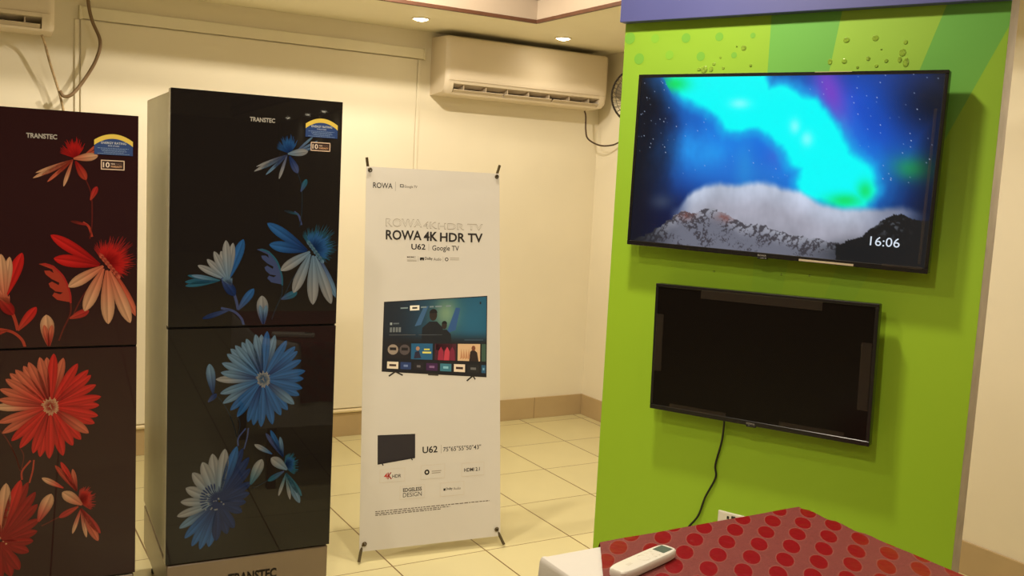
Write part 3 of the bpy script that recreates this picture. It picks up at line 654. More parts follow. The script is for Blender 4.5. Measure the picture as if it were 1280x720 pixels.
def aurora(u, v):
    """picture on the lit television; u right, v down, 0..1"""
    x0, y0 = 75+(45-75)*v, 42+(590-42)*v; x1, y1 = 1100+(1030-1100)*v, 28+(690-28)*v
    x, y = x0+(x1-x0)*u, y0+(y1-y0)*u
    nz = noise.fractal(Vector((x/90, y/140, 1.7)), .8, 2.0, 4)
    n2 = noise.fractal(Vector((x/22, y/22, 5.1)), .7, 2.0, 5)
    n3 = noise.fractal(Vector((x/34+y/60, y/20-x/80, 3.3)), .9, 2.0, 4)
    c = (16, 30, 62)
    c = mixc(c, (24, 84, 205), min(1, 1.0*g(x, y, 430, 290, 360, 230)+.95*g(x, y, 860, 190, 220, 260)))
    c = mixc(c, (34, 150, 235), .95*g(x, y, 320, 285, 170, 85)*(1+.3*nz))
    c = mixc(c, (40, 130, 215), .65*g(x, y, 560, 370, 260, 70))
    c = mixc(c, (40, 150, 220), .5*g(x, y, 470, 330, 34, 110))
    c = mixc(c, (26, 110, 190), .5*g(x, y, 960, 320, 120, 70))
    c = mixc(c, (30, 160, 90), .9*g(x, y, 1010, 350, 75, 42))
    pu = .95*g(x-(y-100)*.25, y, 758, 85, 50, 120)
    c = mixc(c, (92, 80, 190), .85*g(x, y, 585, 290, 34, 50))
    dk = max(smooth(285, 95, x+.12*y-20+nz*20)*.92, smooth(985, 1090, x+.1*y-20)*.75, .85*g(x, y, 1090, 130, 150, 110))
    c = mixc(c, (14, 18, 26), min(1, dk))
    c = mixc(c, (8, 12, 40), .6*g(x, y, 200, 520, 170, 90))
    c = mixc(c, (8, 30, 70), .55*g(x, y, 900, 420, 110, 60))
    d = pdist((x, y), AUR)+nz*12+9
    c = mixc(c, (24, 130, 230), smooth(-110, -20, d)*.6)
    c = mixc(c, (20, 175, 235), smooth(-50, -8, d)*.8)
    c = mixc(c, (0, 250, 250), smooth(-20, 10, d))
    c = mixc(c, (118, 66, 196), pu*smooth(12, -25, d))
    gl = max(.9*g(x, y, 205, 62, 55, 26), .85*g(x, y, 800, 458, 55, 24), .8*g(x, y, 862, 425, 24, 34))
    if d > -30: c = mixc(c, (10, 220, 90), min(1, gl))
    wh = .8*max(g(x, y, 450, 128, 40, 20), g(x, y, 640, 205, 20, 28), g(x, y, 680, 248, 22, 28))
    if d > 0: c = mixc(c, (150, 255, 255), min(1, wh*.95))
    # cloud bank
    top = interp(x, [(60, 520), (230, 478), (265, 430), (330, 402), (380, 388), (440, 396), (545, 392), (600, 408), (650, 425), (720, 462), (800, 480), (900, 476), (960, 474), (1010, 486), (1050, 500)])
    cl = smooth(top-10, top+24, y+nz*9)*smooth(185, 290, x)*smooth(1060, 940, x)
    cc = mixc((186, 196, 216), (158, 158, 172), smooth(top, top+110, y)); cc = mixc(cc, (122, 128, 150), smooth(820, 960, x))
    cc = tuple(k*(1+.10*nz) for k in cc)
    c = mixc(c, cc, cl)
    c = mixc(c, (70, 80, 100), .6*g(x, y, 165, 460, 42, 26))
    # snowy ridge
    rd = interp(x, [(40, 600), (150, 555), (200, 520), (240, 492), (290, 498), (350, 482), (385, 492), (430, 518), (470, 540), (520, 540), (580, 562), (640, 580), (720, 592), (800, 610), (1100, 640)])+n2*7
    if y > rd:
        h = smooth(rd, rd+60, y)
        sn = mixc((150, 152, 164), (96, 98, 112), h*.8)
        rock = .85*smooth(.16, .34, 1-abs(noise.fractal(Vector((x/26+y/30, y/34-x/60, 3.3)), .8, 2.1, 5))*1.5-.42*h+.5*noise.noise(Vector((x/70, y/44, 9)))-.25)
        sn = mixc(sn, (44, 40, 46), rock*.85)
        sn = mixc(sn, (120, 74, 70), .7*max(g(x, y, 262, 508, 30, 16), g(x, y, 400, 516, 32, 16))*(.6+.8*max(0, n2+.3)))
        sn = mixc(sn, (30, 32, 38), smooth(250, 60, x))
        sn = mixc(sn, (60, 62, 72), smooth(740, 860, x))
        c = sn
    r2 = interp(x, [(780, 610), (850, 580), (900, 535), (945, 506), (970, 504), (1000, 520), (1060, 530), (1120, 545)])+n2*5
    if x > 770 and y > r2:
        c = mixc((26, 28, 30), (92, 96, 104), .8*smooth(.12, .4, n2)*g(x, y, 935, 545, 45, 36))
    c = mixc(c, (20, 24, 28), .75*g(x, y, 830, 640, 110, 46))
    return tuple(max(0, min(255, k)) for k in c)

def television(label, centre_s, centre_z, w, h, roll, lit):
    c = PO + BU*centre_s + Vector((0, 0, centre_z))
    t = thing('television', label, 'television', c, (0, -roll, PB))
    x0, x1, z0, z1 = -w/2, w/2, -h/2, h/2
    bz = .0105
    # body: slim shell, rim in front of the glass
    bm = nbox(x0, x1, .004, .034, z0, z1, .004)
    obj('shell', bm, M_tv, t)
    bm = bmesh.new()
    for q in ((x0, x1, z1-bz, z1), (x0, x1, z0, z0+bz*1.5), (x0, x0+bz, z0+bz*1.5, z1-bz), (x1-bz, x1, z0+bz*1.5, z1-bz)):
        box(bm, q[0], q[1], 0, .006, q[2], q[3], .0015, 1)
    obj('bezel', bm, M_tv, t)
    bm = nbox(x0*.7, x1*.7, .034, .062, z0*.75, z1*.45, .012)
    obj('rear_housing', bm, M_tv_rear, t)
    bm = nbox(-.11, .11, .060, PYF, -.10, .10, .003)
    obj('wall_mount', bm, M_tv_rear, t)
    sx0, sx1, sz0, sz1 = x0+bz, x1-bz, z0+bz*1.5, z1-bz
    if lit:
        NU, NV = 384, 216
        A = Art()
        bm = bmesh.new(); la = bm.verts.layers.float_color.new('artwork'); G = []
        stars = {}
        rs = random.Random(11)
        for k in range(170):
            stars[(rs.randrange(NU), rs.randrange(int(NV*.58)))] = rs.uniform(.3, 1)
        for j in range(NV+1):
            row = []
            for i in range(NU+1):
                u, v = i/NU, j/NV
                cc = aurora(u, v)
                if (i, j) in stars and sum(cc) < 380: cc = mixc(cc, (190, 205, 235), stars[(i, j)])
                vt = bm.verts.new((sx0+(sx1-sx0)*u, .0032, sz1+(sz0-sz1)*v)); vt[la] = (*lin(cc), 1); row.append(vt)
            G.append(row)
        for j in range(NV):
            for i in range(NU): bm.faces.new((G[j][i], G[j+1][i], G[j+1][i+1], G[j][i+1]))
        A.text('16:06', sx0+(sx1-sx0)*.835, sz1+(sz0-sz1)*.905, sx0+(sx1-sx0)*.923, sz1+(sz0-sz1)*.856, (214, 224, 236), 1, .0)
        A.add_to(bm, lambda u, z, l: (u, .0028, z), la)
        me = bpy.data.meshes.new('screen'); bm.to_mesh(me); bm.free(); me.materials.append(M_screen)
        o = bpy.data.objects.new('screen', me); COL.objects.link(o); o.parent = t
    else:
        obj('screen', nbox(sx0, sx1, .0030, .006, sz0, sz1), M_off, t)
    a_ = Art(); a_.text('ROWA', -.018, z0+.004, .010, z0+.010, (150, 146, 138), 0, .01)
    bm = bmesh.new(); V = [bm.verts.new((u, -.0004, z)) for u, z, l in a_.v]
    for f in a_.f: bm.faces.new([V[i] for i in f])
    obj('maker_logo', bm, M_logo, t)
    obj('sensor_bump', nbox(-.02, .012, .001, .012, z0-.005, z0+.001, .002), M_tv, t)
    return t
tv1 = television('large lit television showing northern lights over snowy mountains and a clock', .487, 1.6871, .974, .5728, -.0076, True)
tv2 = television('smaller switched-off black television hung below the lit one', .123+.365, 1.0747, .73, .4291, .0193, False)
def tape(parent, x0, x1, z0, z1, m=None, y=-.0008):
    obj('tape_or_glint_strip', nbox(x0, x1, y, y+.0006, z0, z1), m or M_tape, parent)
lx = lambda s: s-.488
lz = lambda z: z-1.0747
for q in ((.289-.488, .687-.488, .178, .207), (-.357, -.330, -.082, .112), (.322, .353, -.108, .096), (-.293, -.090, -.201, -.187), (.088, .289, -.199, -.184)):
    tape(tv2, *q)
# glints painted as pale strips on the upper set's film edges, then clear tape
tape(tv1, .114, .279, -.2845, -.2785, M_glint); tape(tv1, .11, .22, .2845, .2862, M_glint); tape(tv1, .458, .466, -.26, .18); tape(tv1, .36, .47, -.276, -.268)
bm = tube(bmesh.new(), spline([(-.108, .012, -.205), (-.110, .040, -.222), (-.125, .066, -.30), (-.145, .072, -.385), (-.142, .072, -.43), (-.175, .072, -.505), (-.197, .072, -.575), (-.235, .070, -.632), (-.262, .066, -.70), (-.27, .066, -.80)], 8), .0034, 8)
obj('power_cord', bm, mat('black_cord', (18, 17, 16), .5), tv2, True)
# socket on the board
so = thing('wall_socket', 'white power socket low on the green board, half hidden by the red tabletop', 'socket', PO+BU*.445+BY*(PYF)+Vector((0, 0, .492)), (0, 0, PB))
M_white_plastic = mat('white_plastic', (232, 226, 212), .35)
obj('face_plate', nbox(-.073, .073, -.008, 0, -.043, .043, .004), M_white_plastic, so)
for x in (-.036, .038):
    bm = bmesh.new()
    box(bm, x-.004, x+.004, -.0086, -.0074, .020, .030); box(bm, x-.015, x-.008, -.0086, -.0074, .004, .012); box(bm, x+.008, x+.015, -.0086, -.0074, .004, .012)
    obj('socket_holes', bm, M_dark, so)
    obj('switch', nbox(x+.012, x+.026, -.0115, -.006, .014, .034, .002), M_dark if x < 0 else M_white_plastic, so)

# ------------------------------------------------------------------ standing banner
BO_ = Vector((1.433, 3.572, 0)); BROT = math.atan2(-.104, .9946)
BW, BL = .638, 1.643
bs = thing('banner_stand', 'white standing banner advertising a television, on a leaning cross-pole stand', 'banner', BO_, (0, 0, BROT))
SH, LB, LH, Z0 = .0554, .2553, .9668, .042
def bpos(u, v, lay=0, front=0.):
    off = front+.00025*lay
    return (u+SH*v, LB*v-.967*off, Z0+LH*v+.255*off)
M_banner = print_mat('printed_vinyl', .45, .35, wrinkle=.10)
a = Art()
PAPER = (210, 205, 197)
def bg_grid():
    NU, NV = 12, 30
    for i in range(NU):
        for j in range(NV):
            a.poly([(BW*(i+p)/NU, BL*(j+q)/NV) for p, q in ((0, 0), (1, 0), (1, 1), (0, 1))], PAPER, 0)
bg_grid()
INK, GREY, FAINT = (30, 22, 18), (92, 82, 72), (150, 140, 126)
def un(x, y): return x-SH*y
a.text('ROWA', un(.118, 1.56), 1.548, un(.207, 1.56), 1.573, INK, 2, .008)
a.rect(.1335, 1.538, .1345, 1.58, GREY, 1)
a.frame(.155, 1.556, .172, 1.570, .003, INK, 1)
a.text('Google TV', .176, 1.552, .236, 1.567, GREY, 1, .004)
# outlined ghost line behind the bold title
def outline(s, x0, y0, x1, y1, col, t=.0016):
    a.text(s, x0-t, y0-t, x1+t, y1+t, col, 1, .015); a.text(s, x0+t*.3, y0+t*.8, x1-t*.3, y1-t*.8, PAPER, 2, -.004)
outline('ROWA', .094, 1.378, .258, 1.412, FAINT); outline('4K', .268, 1.374, .330, 1.402, FAINT); outline('HDR TV', .338, 1.372, .552, 1.398, FAINT)
a.text('ROWA', .093, 1.318, .258, 1.362, INK, 3, .022)
a.text('4K', .268, 1.316, .334, 1.359, INK, 3, .03)
a.text('HDR TV', .345, 1.314, .553, 1.356, INK, 3, .024)
a.text('U62', .211, 1.276, .277, 1.302, INK, 1, .02); a.rect(.292, 1.272, .2935, 1.304, FAINT, 1)
a.text('Google TV', .309, 1.266, .437, 1.297, INK, 1, .008)
a.text('MEMC', .192, 1.238, .232, 1.246, GREY, 1, .01); a.rect(.192, 1.228, .236, 1.230, FAINT, 1); a.rect(.192, 1.223, .236, 1.225, FAINT, 1); a.rect(.243, 1.222, .244, 1.247, FAINT, 1)
a.rect(.252, 1.228, .260, 1.241, INK, 1); a.rect(.263, 1.228, .271, 1.241, INK, 1); a.poly([(.252, 1.228), (.271, 1.241), (.271, 1.228), (.252, 1.241)], INK, 1)
a.text('Dolby', .275, 1.227, .311, 1.243, INK, 1, .02); a.text('Audio', .316, 1.228, .352, 1.241, GREY, 1, .004); a.rect(.360, 1.222, .361, 1.247, FAINT, 1)
def ring(x, y, r, w, col, lay): 
    a.disc(x, y, r, col, lay); a.disc(x, y, r-w, PAPER, lay+1)
ring(.378, 1.234, .0085, .0036, INK, 1)
for k in range(2):
    a.rect(.394, 1.231+k*.008, .438, 1.2335+k*.008, FAINT, 1)
# picture of the advertised television (perspective drawn on the vinyl)
def corner(u, v, q):
    (ax, ay), (bx, by), (cx, cy), (dx, dy) = q
    return (ax*(1-u)*(1-v)+bx*u*(1-v)+cx*u*v+dx*(1-u)*v, ay*(1-u)*(1-v)+by*u*(1-v)+cy*u*v+dy*(1-u)*v)
TQ = [(un(.151, 1.04), 1.040), (un(.631, 1.064), 1.064), (un(.607, .705), .705), (un(.129, .746), .746)]
def tp(pts): return [corner(u, v, TQ) for u, v in pts]
def tr(u0, v0, u1, v1, col, lay): a.poly(tp([(u0, v0), (u1, v0), (u1, v1), (u0, v1)]), col, lay)
a.poly(tp([(-.008, -.012), (1.008, -.012), (1.008, 1.015), (-.008, 1.015)]), (26, 24, 26), 2)
NU, NV = 28, 26
def hero(u, v):
    c = mixc((28, 48, 70), (22, 86, 118), u)
    c = mixc(c, (150, 176, 130), .75*g(u, v, .60, .20, .13, .22)); c = mixc(c, (40, 110, 150), .5*g(u, v, .85, .3, .16, .3))
    c = mixc(c, (20, 26, 36), smooth(.42, .05, u)*.8); c = mixc(c, (24, 24, 30), smooth(.42, .62, v))
    return c
for i in range(NU):
    for j in range(NV):
        q = [((i+p)/NU, (j+s)/NV) for p, s in ((0, 0), (1, 0), (1, 1), (0, 1))]
        a.poly(tp(q), [hero(u, v) for u, v in q], 3)
a.poly(tp([(.29, .36), (.37, .10), (.42, .08), (.35, .34)]), (58, 96, 140), 4)
a.poly(tp([(.60, .46), (.69, .12), (.735, .13), (.69, .42)]), (44, 84, 140), 4)
# two standing figures in silhouette
def figure(cx, cy, s, lay):
    a.poly(tp([(cx-.11*s, cy+.55*s), (cx-.10*s, cy+.25*s), (cx-.035*s, cy+.17*s), (cx+.035*s, cy+.17*s), (cx+.09*s, cy+.25*s), (cx+.12*s, cy+.55*s)]), (22, 26, 34), lay)
    a.poly(tp([(cx+.036*s*math.cos(k), cy+.085*s+.075*s*math.sin(k)) for k in [2*PI*i/16 for i in range(16)]]), (44, 36, 32), lay+1)
    a.poly(tp([(cx+.037*s*math.cos(k), cy+.06*s+.055*s*math.sin(k)) for k in [PI+PI*i/10 for i in range(11)]]), (16, 16, 20), lay+2)
figure(.468, .12, 1.05, 4); figure(.578, .29, .72, 5)
tr(.24, .065, .33, .135, (238, 234, 220), 5)
for u0, u1 in ((.15, .22), (.345, .40), (.43, .47), (.485, .55), (.59, .64)): tr(u0, .085, u1, .105, (120, 140, 150), 5)
tr(.262, .088, .31, .112, (60, 60, 60), 6)
tr(.93, .06, .945, .09, (20, 30, 40), 5)
tr(.055, .30, .075, .335, (150, 160, 165), 5); tr(.085, .305, .14, .325, (90, 100, 110), 5)
for k in range(4): tr(.055+k*.028, .37, .075+k*.028, .44, (110, 118, 124), 5)
tr(.05, .475, .30, .485, (80, 84, 90), 5); tr(.33, .475, .56, .485, (70, 76, 84), 5); tr(.78, .545, .97, .553, (70, 90, 110), 5)
tiles = [(.035, .235, (30, 26, 30)), (.262, .468, (34, 92, 134)), (.49, .70, (70, 26, 40)), (.715, .94, (214, 180, 142)), (.955, .998, (60, 86, 74))]
for u0, u1, c in tiles: tr(u0, .60, u1, .82, c, 5)
for cx, c1, c2 in ((.09, (150, 136, 124), (90, 80, 78)), (.20, (84, 76, 78), (60, 54, 58))):
    a.poly(tp([(cx+.05*math.cos(k), .69+.075*math.sin(k)) for k in [2*PI*i/14 for i in range(14)]]), c1, 6); tr(cx-.03, .66, cx+.03, .70, (30, 26, 28), 7)
a.poly(tp([(.29, .81), (.30, .72), (.335, .70), (.36, .80)]), (40, 38, 60), 6); a.poly(tp([(.325+.018*math.cos(k), .67+.03*math.sin(k)) for k in [2*PI*i/12 for i in range(12)]]), (170, 130, 104), 7)
tr(.385, .67, .44, .69, (214, 210, 90), 6); tr(.37, .71, .455, .735, (220, 214, 110), 6)
for cx, c in ((.55, (150, 40, 66)), (.61, (190, 60, 80)), (.66, (120, 34, 60))):
    a.poly(tp([(cx-.03, .82), (cx-.024, .70), (cx, .64), (cx+.024, .70), (cx+.03, .82)]), c, 6)
a.poly(tp([(.83, .82), (.84, .70), (.87, .665), (.91, .71), (.925, .82)]), (44, 32, 30), 6); a.poly(tp([(.872+.02*math.cos(k), .655+.034*math.sin(k)) for k in [2*PI*i/12 for i in range(12)]]), (120, 70, 50), 7)
for k in range(4): a.poly(tp([(.74+.025*k, .80), (.75+.025*k, .66), (.765+.025*k, .78)]), (190, 136, 100), 6)
for u0, u1, c in ((.04, .145, (226, 214, 196)), (.165, .265, (40, 60, 110)), (.29, .385, (34, 30, 36)), (.41, .52, (62, 30, 74)), (.545, .655, (60, 118, 140)), (.68, .79, (230, 214, 194)), (.815, .93, (34, 34, 36)), (.955, .998, (40, 86, 120))):
    tr(u0, .865, u1, .965, c, 5)
    if c[0] > 200: tr(u0+.02, .90, u1-.02, .93, (60, 40, 36), 6)
    else: tr(u0+.03, .90, u1-.03, .93, tuple(min(255, k+70) for k in c), 6)
for u, s in ((.12, 1), (.87, 1)):
    a.strip(tp([(u, 1.005), (u-.06*s, 1.075)]), .007, (40, 34, 30), 3); a.strip(tp([(u, 1.005), (u+(.07 if u < .5 else .025), 1.05)]), .006, (40, 34, 30), 3)
tr(.43, 1.005, .53, 1.03, (50, 44, 40), 3)
# small product picture
SQ = [(un(.097, .473), .473), (un(.264, .469), .469), (un(.259, .361), .366), (un(.092, .353), .350)]
a.poly(SQ, (34, 30, 34), 2)
a.poly([corner(u, v, SQ) for u, v in ((.02, .03), (.98, .03), (.98, .94), (.02, .94))], (46, 42, 46), 3)
for u in (.12, .9): a.strip([corner(u, 1, SQ), corner(u+.03, 1.06, SQ)], .005, (40, 36, 34), 3)
a.text('U62', .272, .383, .341, .412, INK, 1, .02); a.rect(.357, .378, .3585, .414, FAINT, 1)
a.text('75"65"55"50"43"', .367, .384, .545, .404, INK, 1, .006)
def badge(x0, y0, x1, y1):
    x0, x1 = un(x0, y0), un(x1, y0); a.rect(x0, y0, x1, y1, (206, 194, 176), 1); a.rect(x0+.0014, y0+.0014, x1-.0014, y1-.0014, PAPER, 2); return x0, x1
x0, x1 = badge(.098, .273, .209, .329); a.text('4', x0+.018, .290, x0+.034, .312, (190, 60, 50), 3, .004); a.text('K', x0+.034, .286, x0+.054, .314, (150, 30, 30), 3, .03); a.text('HDR', x0+.055, .290, x0+.094, .304, INK, 3, .012)
x0, x1 = badge(.280, .272, .390, .332); a.disc(x0+.028, .302, .0115, INK, 3); a.disc(x0+.028, .302, .005, PAPER, 4); a.rect(x0+.050, .303, x0+.094, .306, FAINT, 3); a.rect(x0+.050, .295, x0+.090, .298, FAINT, 3)
x0, x1 = badge(.468, .270, .575, .328); a.text('HDMI 2.1', x0+.012, .290, x0+.086, .306, INK, 3, .02)
x0, x1 = badge(.183, .196, .295, .252); a.text('EDGELESS', x0+.014, .227, x0+.098, .243, INK, 3, .022); a.text('DESIGN', x0+.014, .205, x0+.098, .223, INK, 3, 0)
x0, x1 = badge(.364, .193, .476, .251); a.text('Dolby', x0+.028, .216, x0+.058, .229, INK, 3, .02); a.rect(x0+.016, .217, x0+.025, .227, INK, 3); a.text('Audio', x0+.062, .217, x0+.096, .228, GREY, 3)
rr = random.Random(4)
for k, (z, xe) in enumerate(((.158, .586), (.150, .40), (.143, .36))):
    x = .066
    while x < xe:
        L = rr.uniform(.006, .02); a.rect(x, z-.003, min(xe, x+L), z+.0004, (96, 84, 74), 1); x += L+.004
bm = bmesh.new()
# the vinyl itself, a thin sheet just behind its print
V = {}
vv = [bm.verts.new(bpos(u, v, 0, off)) for off in (-.0004, -.0014) for u, v in ((0, 0), (BW, 0), (BW, BL), (0, BL))]
for q in ((0, 1, 2, 3), (7, 6, 5, 4), (0, 4, 5, 1), (1, 5, 6, 2), (2, 6, 7, 3), (3, 7, 4, 0)): bm.faces.new([vv[i] for i in q])
art_obj('printed_sheet', a, bpos, M_banner, bs, bm, PAPER)
M_pole = mat('olive_pole', (84, 72, 44), .4, metal=.3)
M_hook = mat('pole_hook', (96, 82, 56), .3, metal=.6)
hub = Vector(bpos(BW/2, .62, 0, -.05))
bm = lathe(bmesh.new(), [(0, -.02), (.03, -.02), (.032, .0), (.03, .02), (0, .02)], 20, Matrix.Translation(hub) @ Matrix.Rotation(PI/2-.25, 4, 'X'))
obj('hub', bm, M_dark, bs, True)
for (u, v, du, dv) in ((.012, BL-.012, -.012, .052), (BW-.012, BL-.012, .012, .052), (.016, .035, -.02, -.072), (BW-.016, .035, .028, -.068)):
    e0 = Vector(bpos(u, v, 0, -.012)); e1 = Vector(bpos(u+du, v+dv, 0, .004 if dv > 0 else .006))
    if dv < 0: e1.z = .008; e1.y = -.022
    arm = obj('stand_arm', tube(bmesh.new(), [hub, hub+(e0-hub)*.5+Vector((0, .02, 0)), e0, e1], .0065, 10), M_pole, bs, True)
    hk = bmesh.new(); hp = Vector(bpos(u+.004*(1 if u < .3 else -1), v-.004, 0, .004))
    tube(hk, [e0+(e1-e0)*.25, e0+(e1-e0)*.1+Vector((0, -.008, 0)), hp], .0045, 8)
    tube(hk, [hp+Vector((.008*math.cos(k), -.002, .008*math.sin(k))) for k in [2*PI*i/12 for i in range(12)]], .0026, 6, True)
    obj('hook', hk, M_hook, arm, True)
obj('rear_leg', tube(bmesh.new(), [hub, Vector((BW/2+.1, .62, .01))], .008, 10), M_pole, bs, True)

# ------------------------------------------------------------------ air conditioners
M_ac = mat('ac_white_plastic', (226, 212, 190), .38, spec=.4)
M_ac_dark = mat('ac_outlet_dark', (58, 46, 36), .7)
M_ac_vane = mat('ac_vane_plastic', (196, 180, 156), .45)
def air_conditioner(label, xc, z0, w, h, d, open_flap=False):
    t = thing('air_conditioner', label, 'air conditioner', (xc, YB, z0), (0, 0, 0), 'split air conditioners on the back wall')
    x0, x1 = -w/2, w/2
    full = [(0, 0), (-.11, 0), (-d*.82, .006), (-d*.93, .03), (-d*.98, .075), (-d, .12), (-d, h-.03), (-d+.006, h-.012), (-d+.02, h-.003), (-d+.04, h), (0, h)]
    cut = [(0, 0), (-.11, 0), (-d*.80, .004), (-d*.84, .014), (-.10, .045), (-d*.955, .066), (-d*.98, .080), (-d, .12), (-d, h-.03), (-d+.006, h-.012), (-d+.02, h-.003), (-d+.04, h), (0, h)]
    ck = .055
    bm = bmesh.new()
    prism(bm, cut, 'x', x0+ck, x1-ck)
    obj('body', bm, M_ac, t, True)
    for xa, xb, s in ((x0, x0+ck, 1), (x1-ck, x1, -1)):
        bm = bmesh.new(); n = 5
        secs = []
        for k in range(n+1):
            f = k/n
            x = xa+(xb-xa)*f
            ins = .016*(1-math.sin(PI/2*min(1, (f if s > 0 else 1-f)*2.2)))
            secs.append([bm.verts.new((x, min(0, y+ins*(1 if y < -.01 else 0)), max(0, min(h, z+(ins*.5 if z < .01 and y < -.01 else -ins*.5 if z > h-.01 and y < -.01 else 0))))) for y, z in full])
        m = len(full)
        for a_, b_ in zip(secs, secs[1:]):
            for i in range(m): bm.faces.new((a_[i], a_[(i+1) % m], b_[(i+1) % m], b_[i]))
        bm.faces.new(secs[0][::-1]); bm.faces.new(secs[-1])
        obj('end_cheek', bm, M_ac, t, True)
    bm = bmesh.new(); box(bm, x0+ck, x1-ck, -.112, -.098, .018, .064)
    obj('outlet_back', bm, M_ac_dark, t)
    # horizontal vane in three lengths, upright guide vanes
    L = (w-2*ck)/3
    for k in range(3):
        xa = x0+ck+k*L+.006
        bm = prism(bmesh.new(), [(-d*.80, .010), (-d*.915, .030), (-d*.91, .034), (-d*.79, .015)], 'x', xa, xa+L-.012)
        obj('air_vane', bm, M_ac_vane, t, True)
    for k in range(7):
        x = x0+ck+(w-2*ck)*(k+.5)/7
        obj('guide_vane', nbox(x-.003, x+.003, -d*.90, -.115, .030, .060), M_ac_vane, t)
    obj('panel_seam', nbox(x0+.02, x1-.02, -d-.0008, -d+.004, .083, .0845), M_ac_vane, t)
    return t
air_conditioner('white split air conditioner between the banner and the green display board, near the ceiling', 3.115, 2.095, 1.175, .346, .22)
air_conditioner('white split air conditioner cut by the photo\'s top left corner, with cables hanging beside it', -.135, 2.197, 1.13, .268, .22)

# ------------------------------------------------------------------ rail, conduit, cables
M_rail = mat('cream_rail', (232, 224, 198), .5, var=.03)
t = thing('curtain_rail', 'long cream boxed rail fixed high on the back wall', 'rail', (1.52, YB, 2.335))
obj('rail_box', nbox(-.958, .948, -.024, 0, -.030, .030, .003), M_rail, t)
for x in (-.962, .948): obj('end_cap', nbox(x, x+.014, -.027, 0, -.034, .034, .003), M_rail, t)
tag(obj('conduit_pipe', tube(bmesh.new(), [(XL+.02, YB-.013, .158), (2.15, YB-.013, .158)], .012, 12), mat('cream_pipe', (226, 208, 168), .4), None, True), 'thin cream pipe running along the top of the back skirting', 'pipe')
M_cable = mat('brown_cable', (120, 96, 66), .5)
M_cable2 = mat('wrapped_cable', (166, 142, 104), .55, var=.35, vscale=60)
tag(obj('hanging_cable', tube(bmesh.new(), spline([(.594, YB-.09, 2.468), (.592, YB-.09, 2.38), (.61, YB-.09, 2.29), (.648, YB-.09, 2.19), (.625, YB-.088, 2.09), (.565, YB-.085, 1.98), (.515, YB-.092, 1.915), (.480, YB-.09, 1.905), (.462, YB-.092, 1.93)], 10), .0085, 10), M_cable, None, True), 'thick brown cable looping down from the ceiling beside the cut-off air conditioner', 'cable')
tag(obj('air_conditioner_cable', tube(bmesh.new(), spline([(.380, YB-.12, 2.188), (.396, YB-.10, 2.15), (.42, YB-.08, 2.06), (.448, YB-.065, 1.97), (.468, YB-.06, 1.90), (.486, YB-.05, 1.80), (.50, YB-.03, 1.6), (.50, YB-.03, 1.2)], 10), .006, 8), M_cable2, None, True), 'thin pale cable dropping from the cut-off air conditioner behind the fridges', 'cable')
tag(obj('drain_cable', tube(bmesh.new(), spline([(3.61, YB-.10, 2.084), (3.615, YB-.11, 2.05), (3.615, YB-.12, 1.96), (3.625, YB-.14, 1.90), (3.68, YB-.20, 1.862), (3.74, YB-.26, 1.868), (3.785, YB-.30, 1.90)], 10), .0055, 8), mat('dark_cable', (76, 58, 42), .5), None, True), 'dark cable drooping from the air conditioner beside the wall fan', 'cable')

# ------------------------------------------------------------------ wall fan
M_wire = mat('fan_wire', (58, 50, 42), .35, metal=.5)
M_fan = mat('fan_plastic', (150, 136, 112), .45)
fl = thing('wall_fan', 'caged wall fan peeking out from behind the green board', 'fan', (XR-.325, 4.545, 2.13))
fdir = Vector((-.70, -.71, -.08)).normalized()
FM = Vector((0, 0, 1)).rotation_difference(fdir).to_matrix().to_4x4()
R_ = .165
bm = bmesh.new()
prof = [(R_, 0), (R_*.97, .03), (R_*.8, .058), (R_*.5, .075), (R_*.2, .08)]
for k in range(40):
    q = 2*PI*k/40; sw = .35
    tube(bm, [FM @ Vector((r*math.cos(q+sw*(1-r/R_)), r*math.sin(q+sw*(1-r/R_)), h)) for r, h in prof], .0013, 5)
for r, h in ((R_*.8, .058), (R_*.5, .075)):
    tube(bm, [FM @ Vector((r*math.cos(2*PI*i/36), r*math.sin(2*PI*i/36), h)) for i in range(36)], .0016, 5, True)
obj('front_guard', bm, M_wire, fl, True)
bm = bmesh.new()
tube(bm, [FM @ Vector((R_*math.cos(2*PI*i/40), R_*math.sin(2*PI*i/40), 0)) for i in range(40)], .006, 8, True)
obj('guard_rim', bm, M_wire, fl, True)
bm = bmesh.new()
for k in range(36):
    q = 2*PI*k/36
    tube(bm, [FM @ Vector((r*math.cos(q), r*math.sin(q), -h)) for r, h in prof[:-1]], .0013, 5)
obj('rear_guard', bm, M_wire, fl, True)
obj('hub_cap', lathe(bmesh.new(), [(0, .083), (R_*.2, .08), (R_*.22, .074), (0, .072)], 24, FM), M_fan, fl, True)
for k in range(3):
    bm = bmesh.new(); rows = []
    for i in range(9):
        r = .03+(R_*.88-.03)*i/8; wd = .6*math.sin(PI*(.18+.7*i/8))
        rows.append([bm.verts.new(FM @ Vector((r*math.cos(2*PI*k/3+wd*s), r*math.sin(2*PI*k/3+wd*s), .010+.022*s))) for s in (-1, -.5, 0, .5, 1)])
    for p, q in zip(rows, rows[1:]):
        for i in range(4): bm.faces.new((p[i], p[i+1], q[i+1], q[i]))
    bmesh.ops.solidify(bm, geom=bm.faces[:], thickness=.002)
    obj('blade', bm, M_fan, fl, True)
obj('motor_housing', lathe(bmesh.new(), [(0, .02), (.035, .018), (.05, -.02), (.052, -.08), (.04, -.13), (0, -.14)], 24, FM), M_fan, fl, True)
obj('wall_arm', tube(bmesh.new(), [FM @ Vector((0, 0, -.11)), Vector((.20, .05, -.12)), Vector((.318, .05, -.14))], .018, 12), M_fan, fl, True)
obj('wall_plate', nbox(.311, .3245, -.0, .10, -.22, -.06, .004), M_fan, fl)

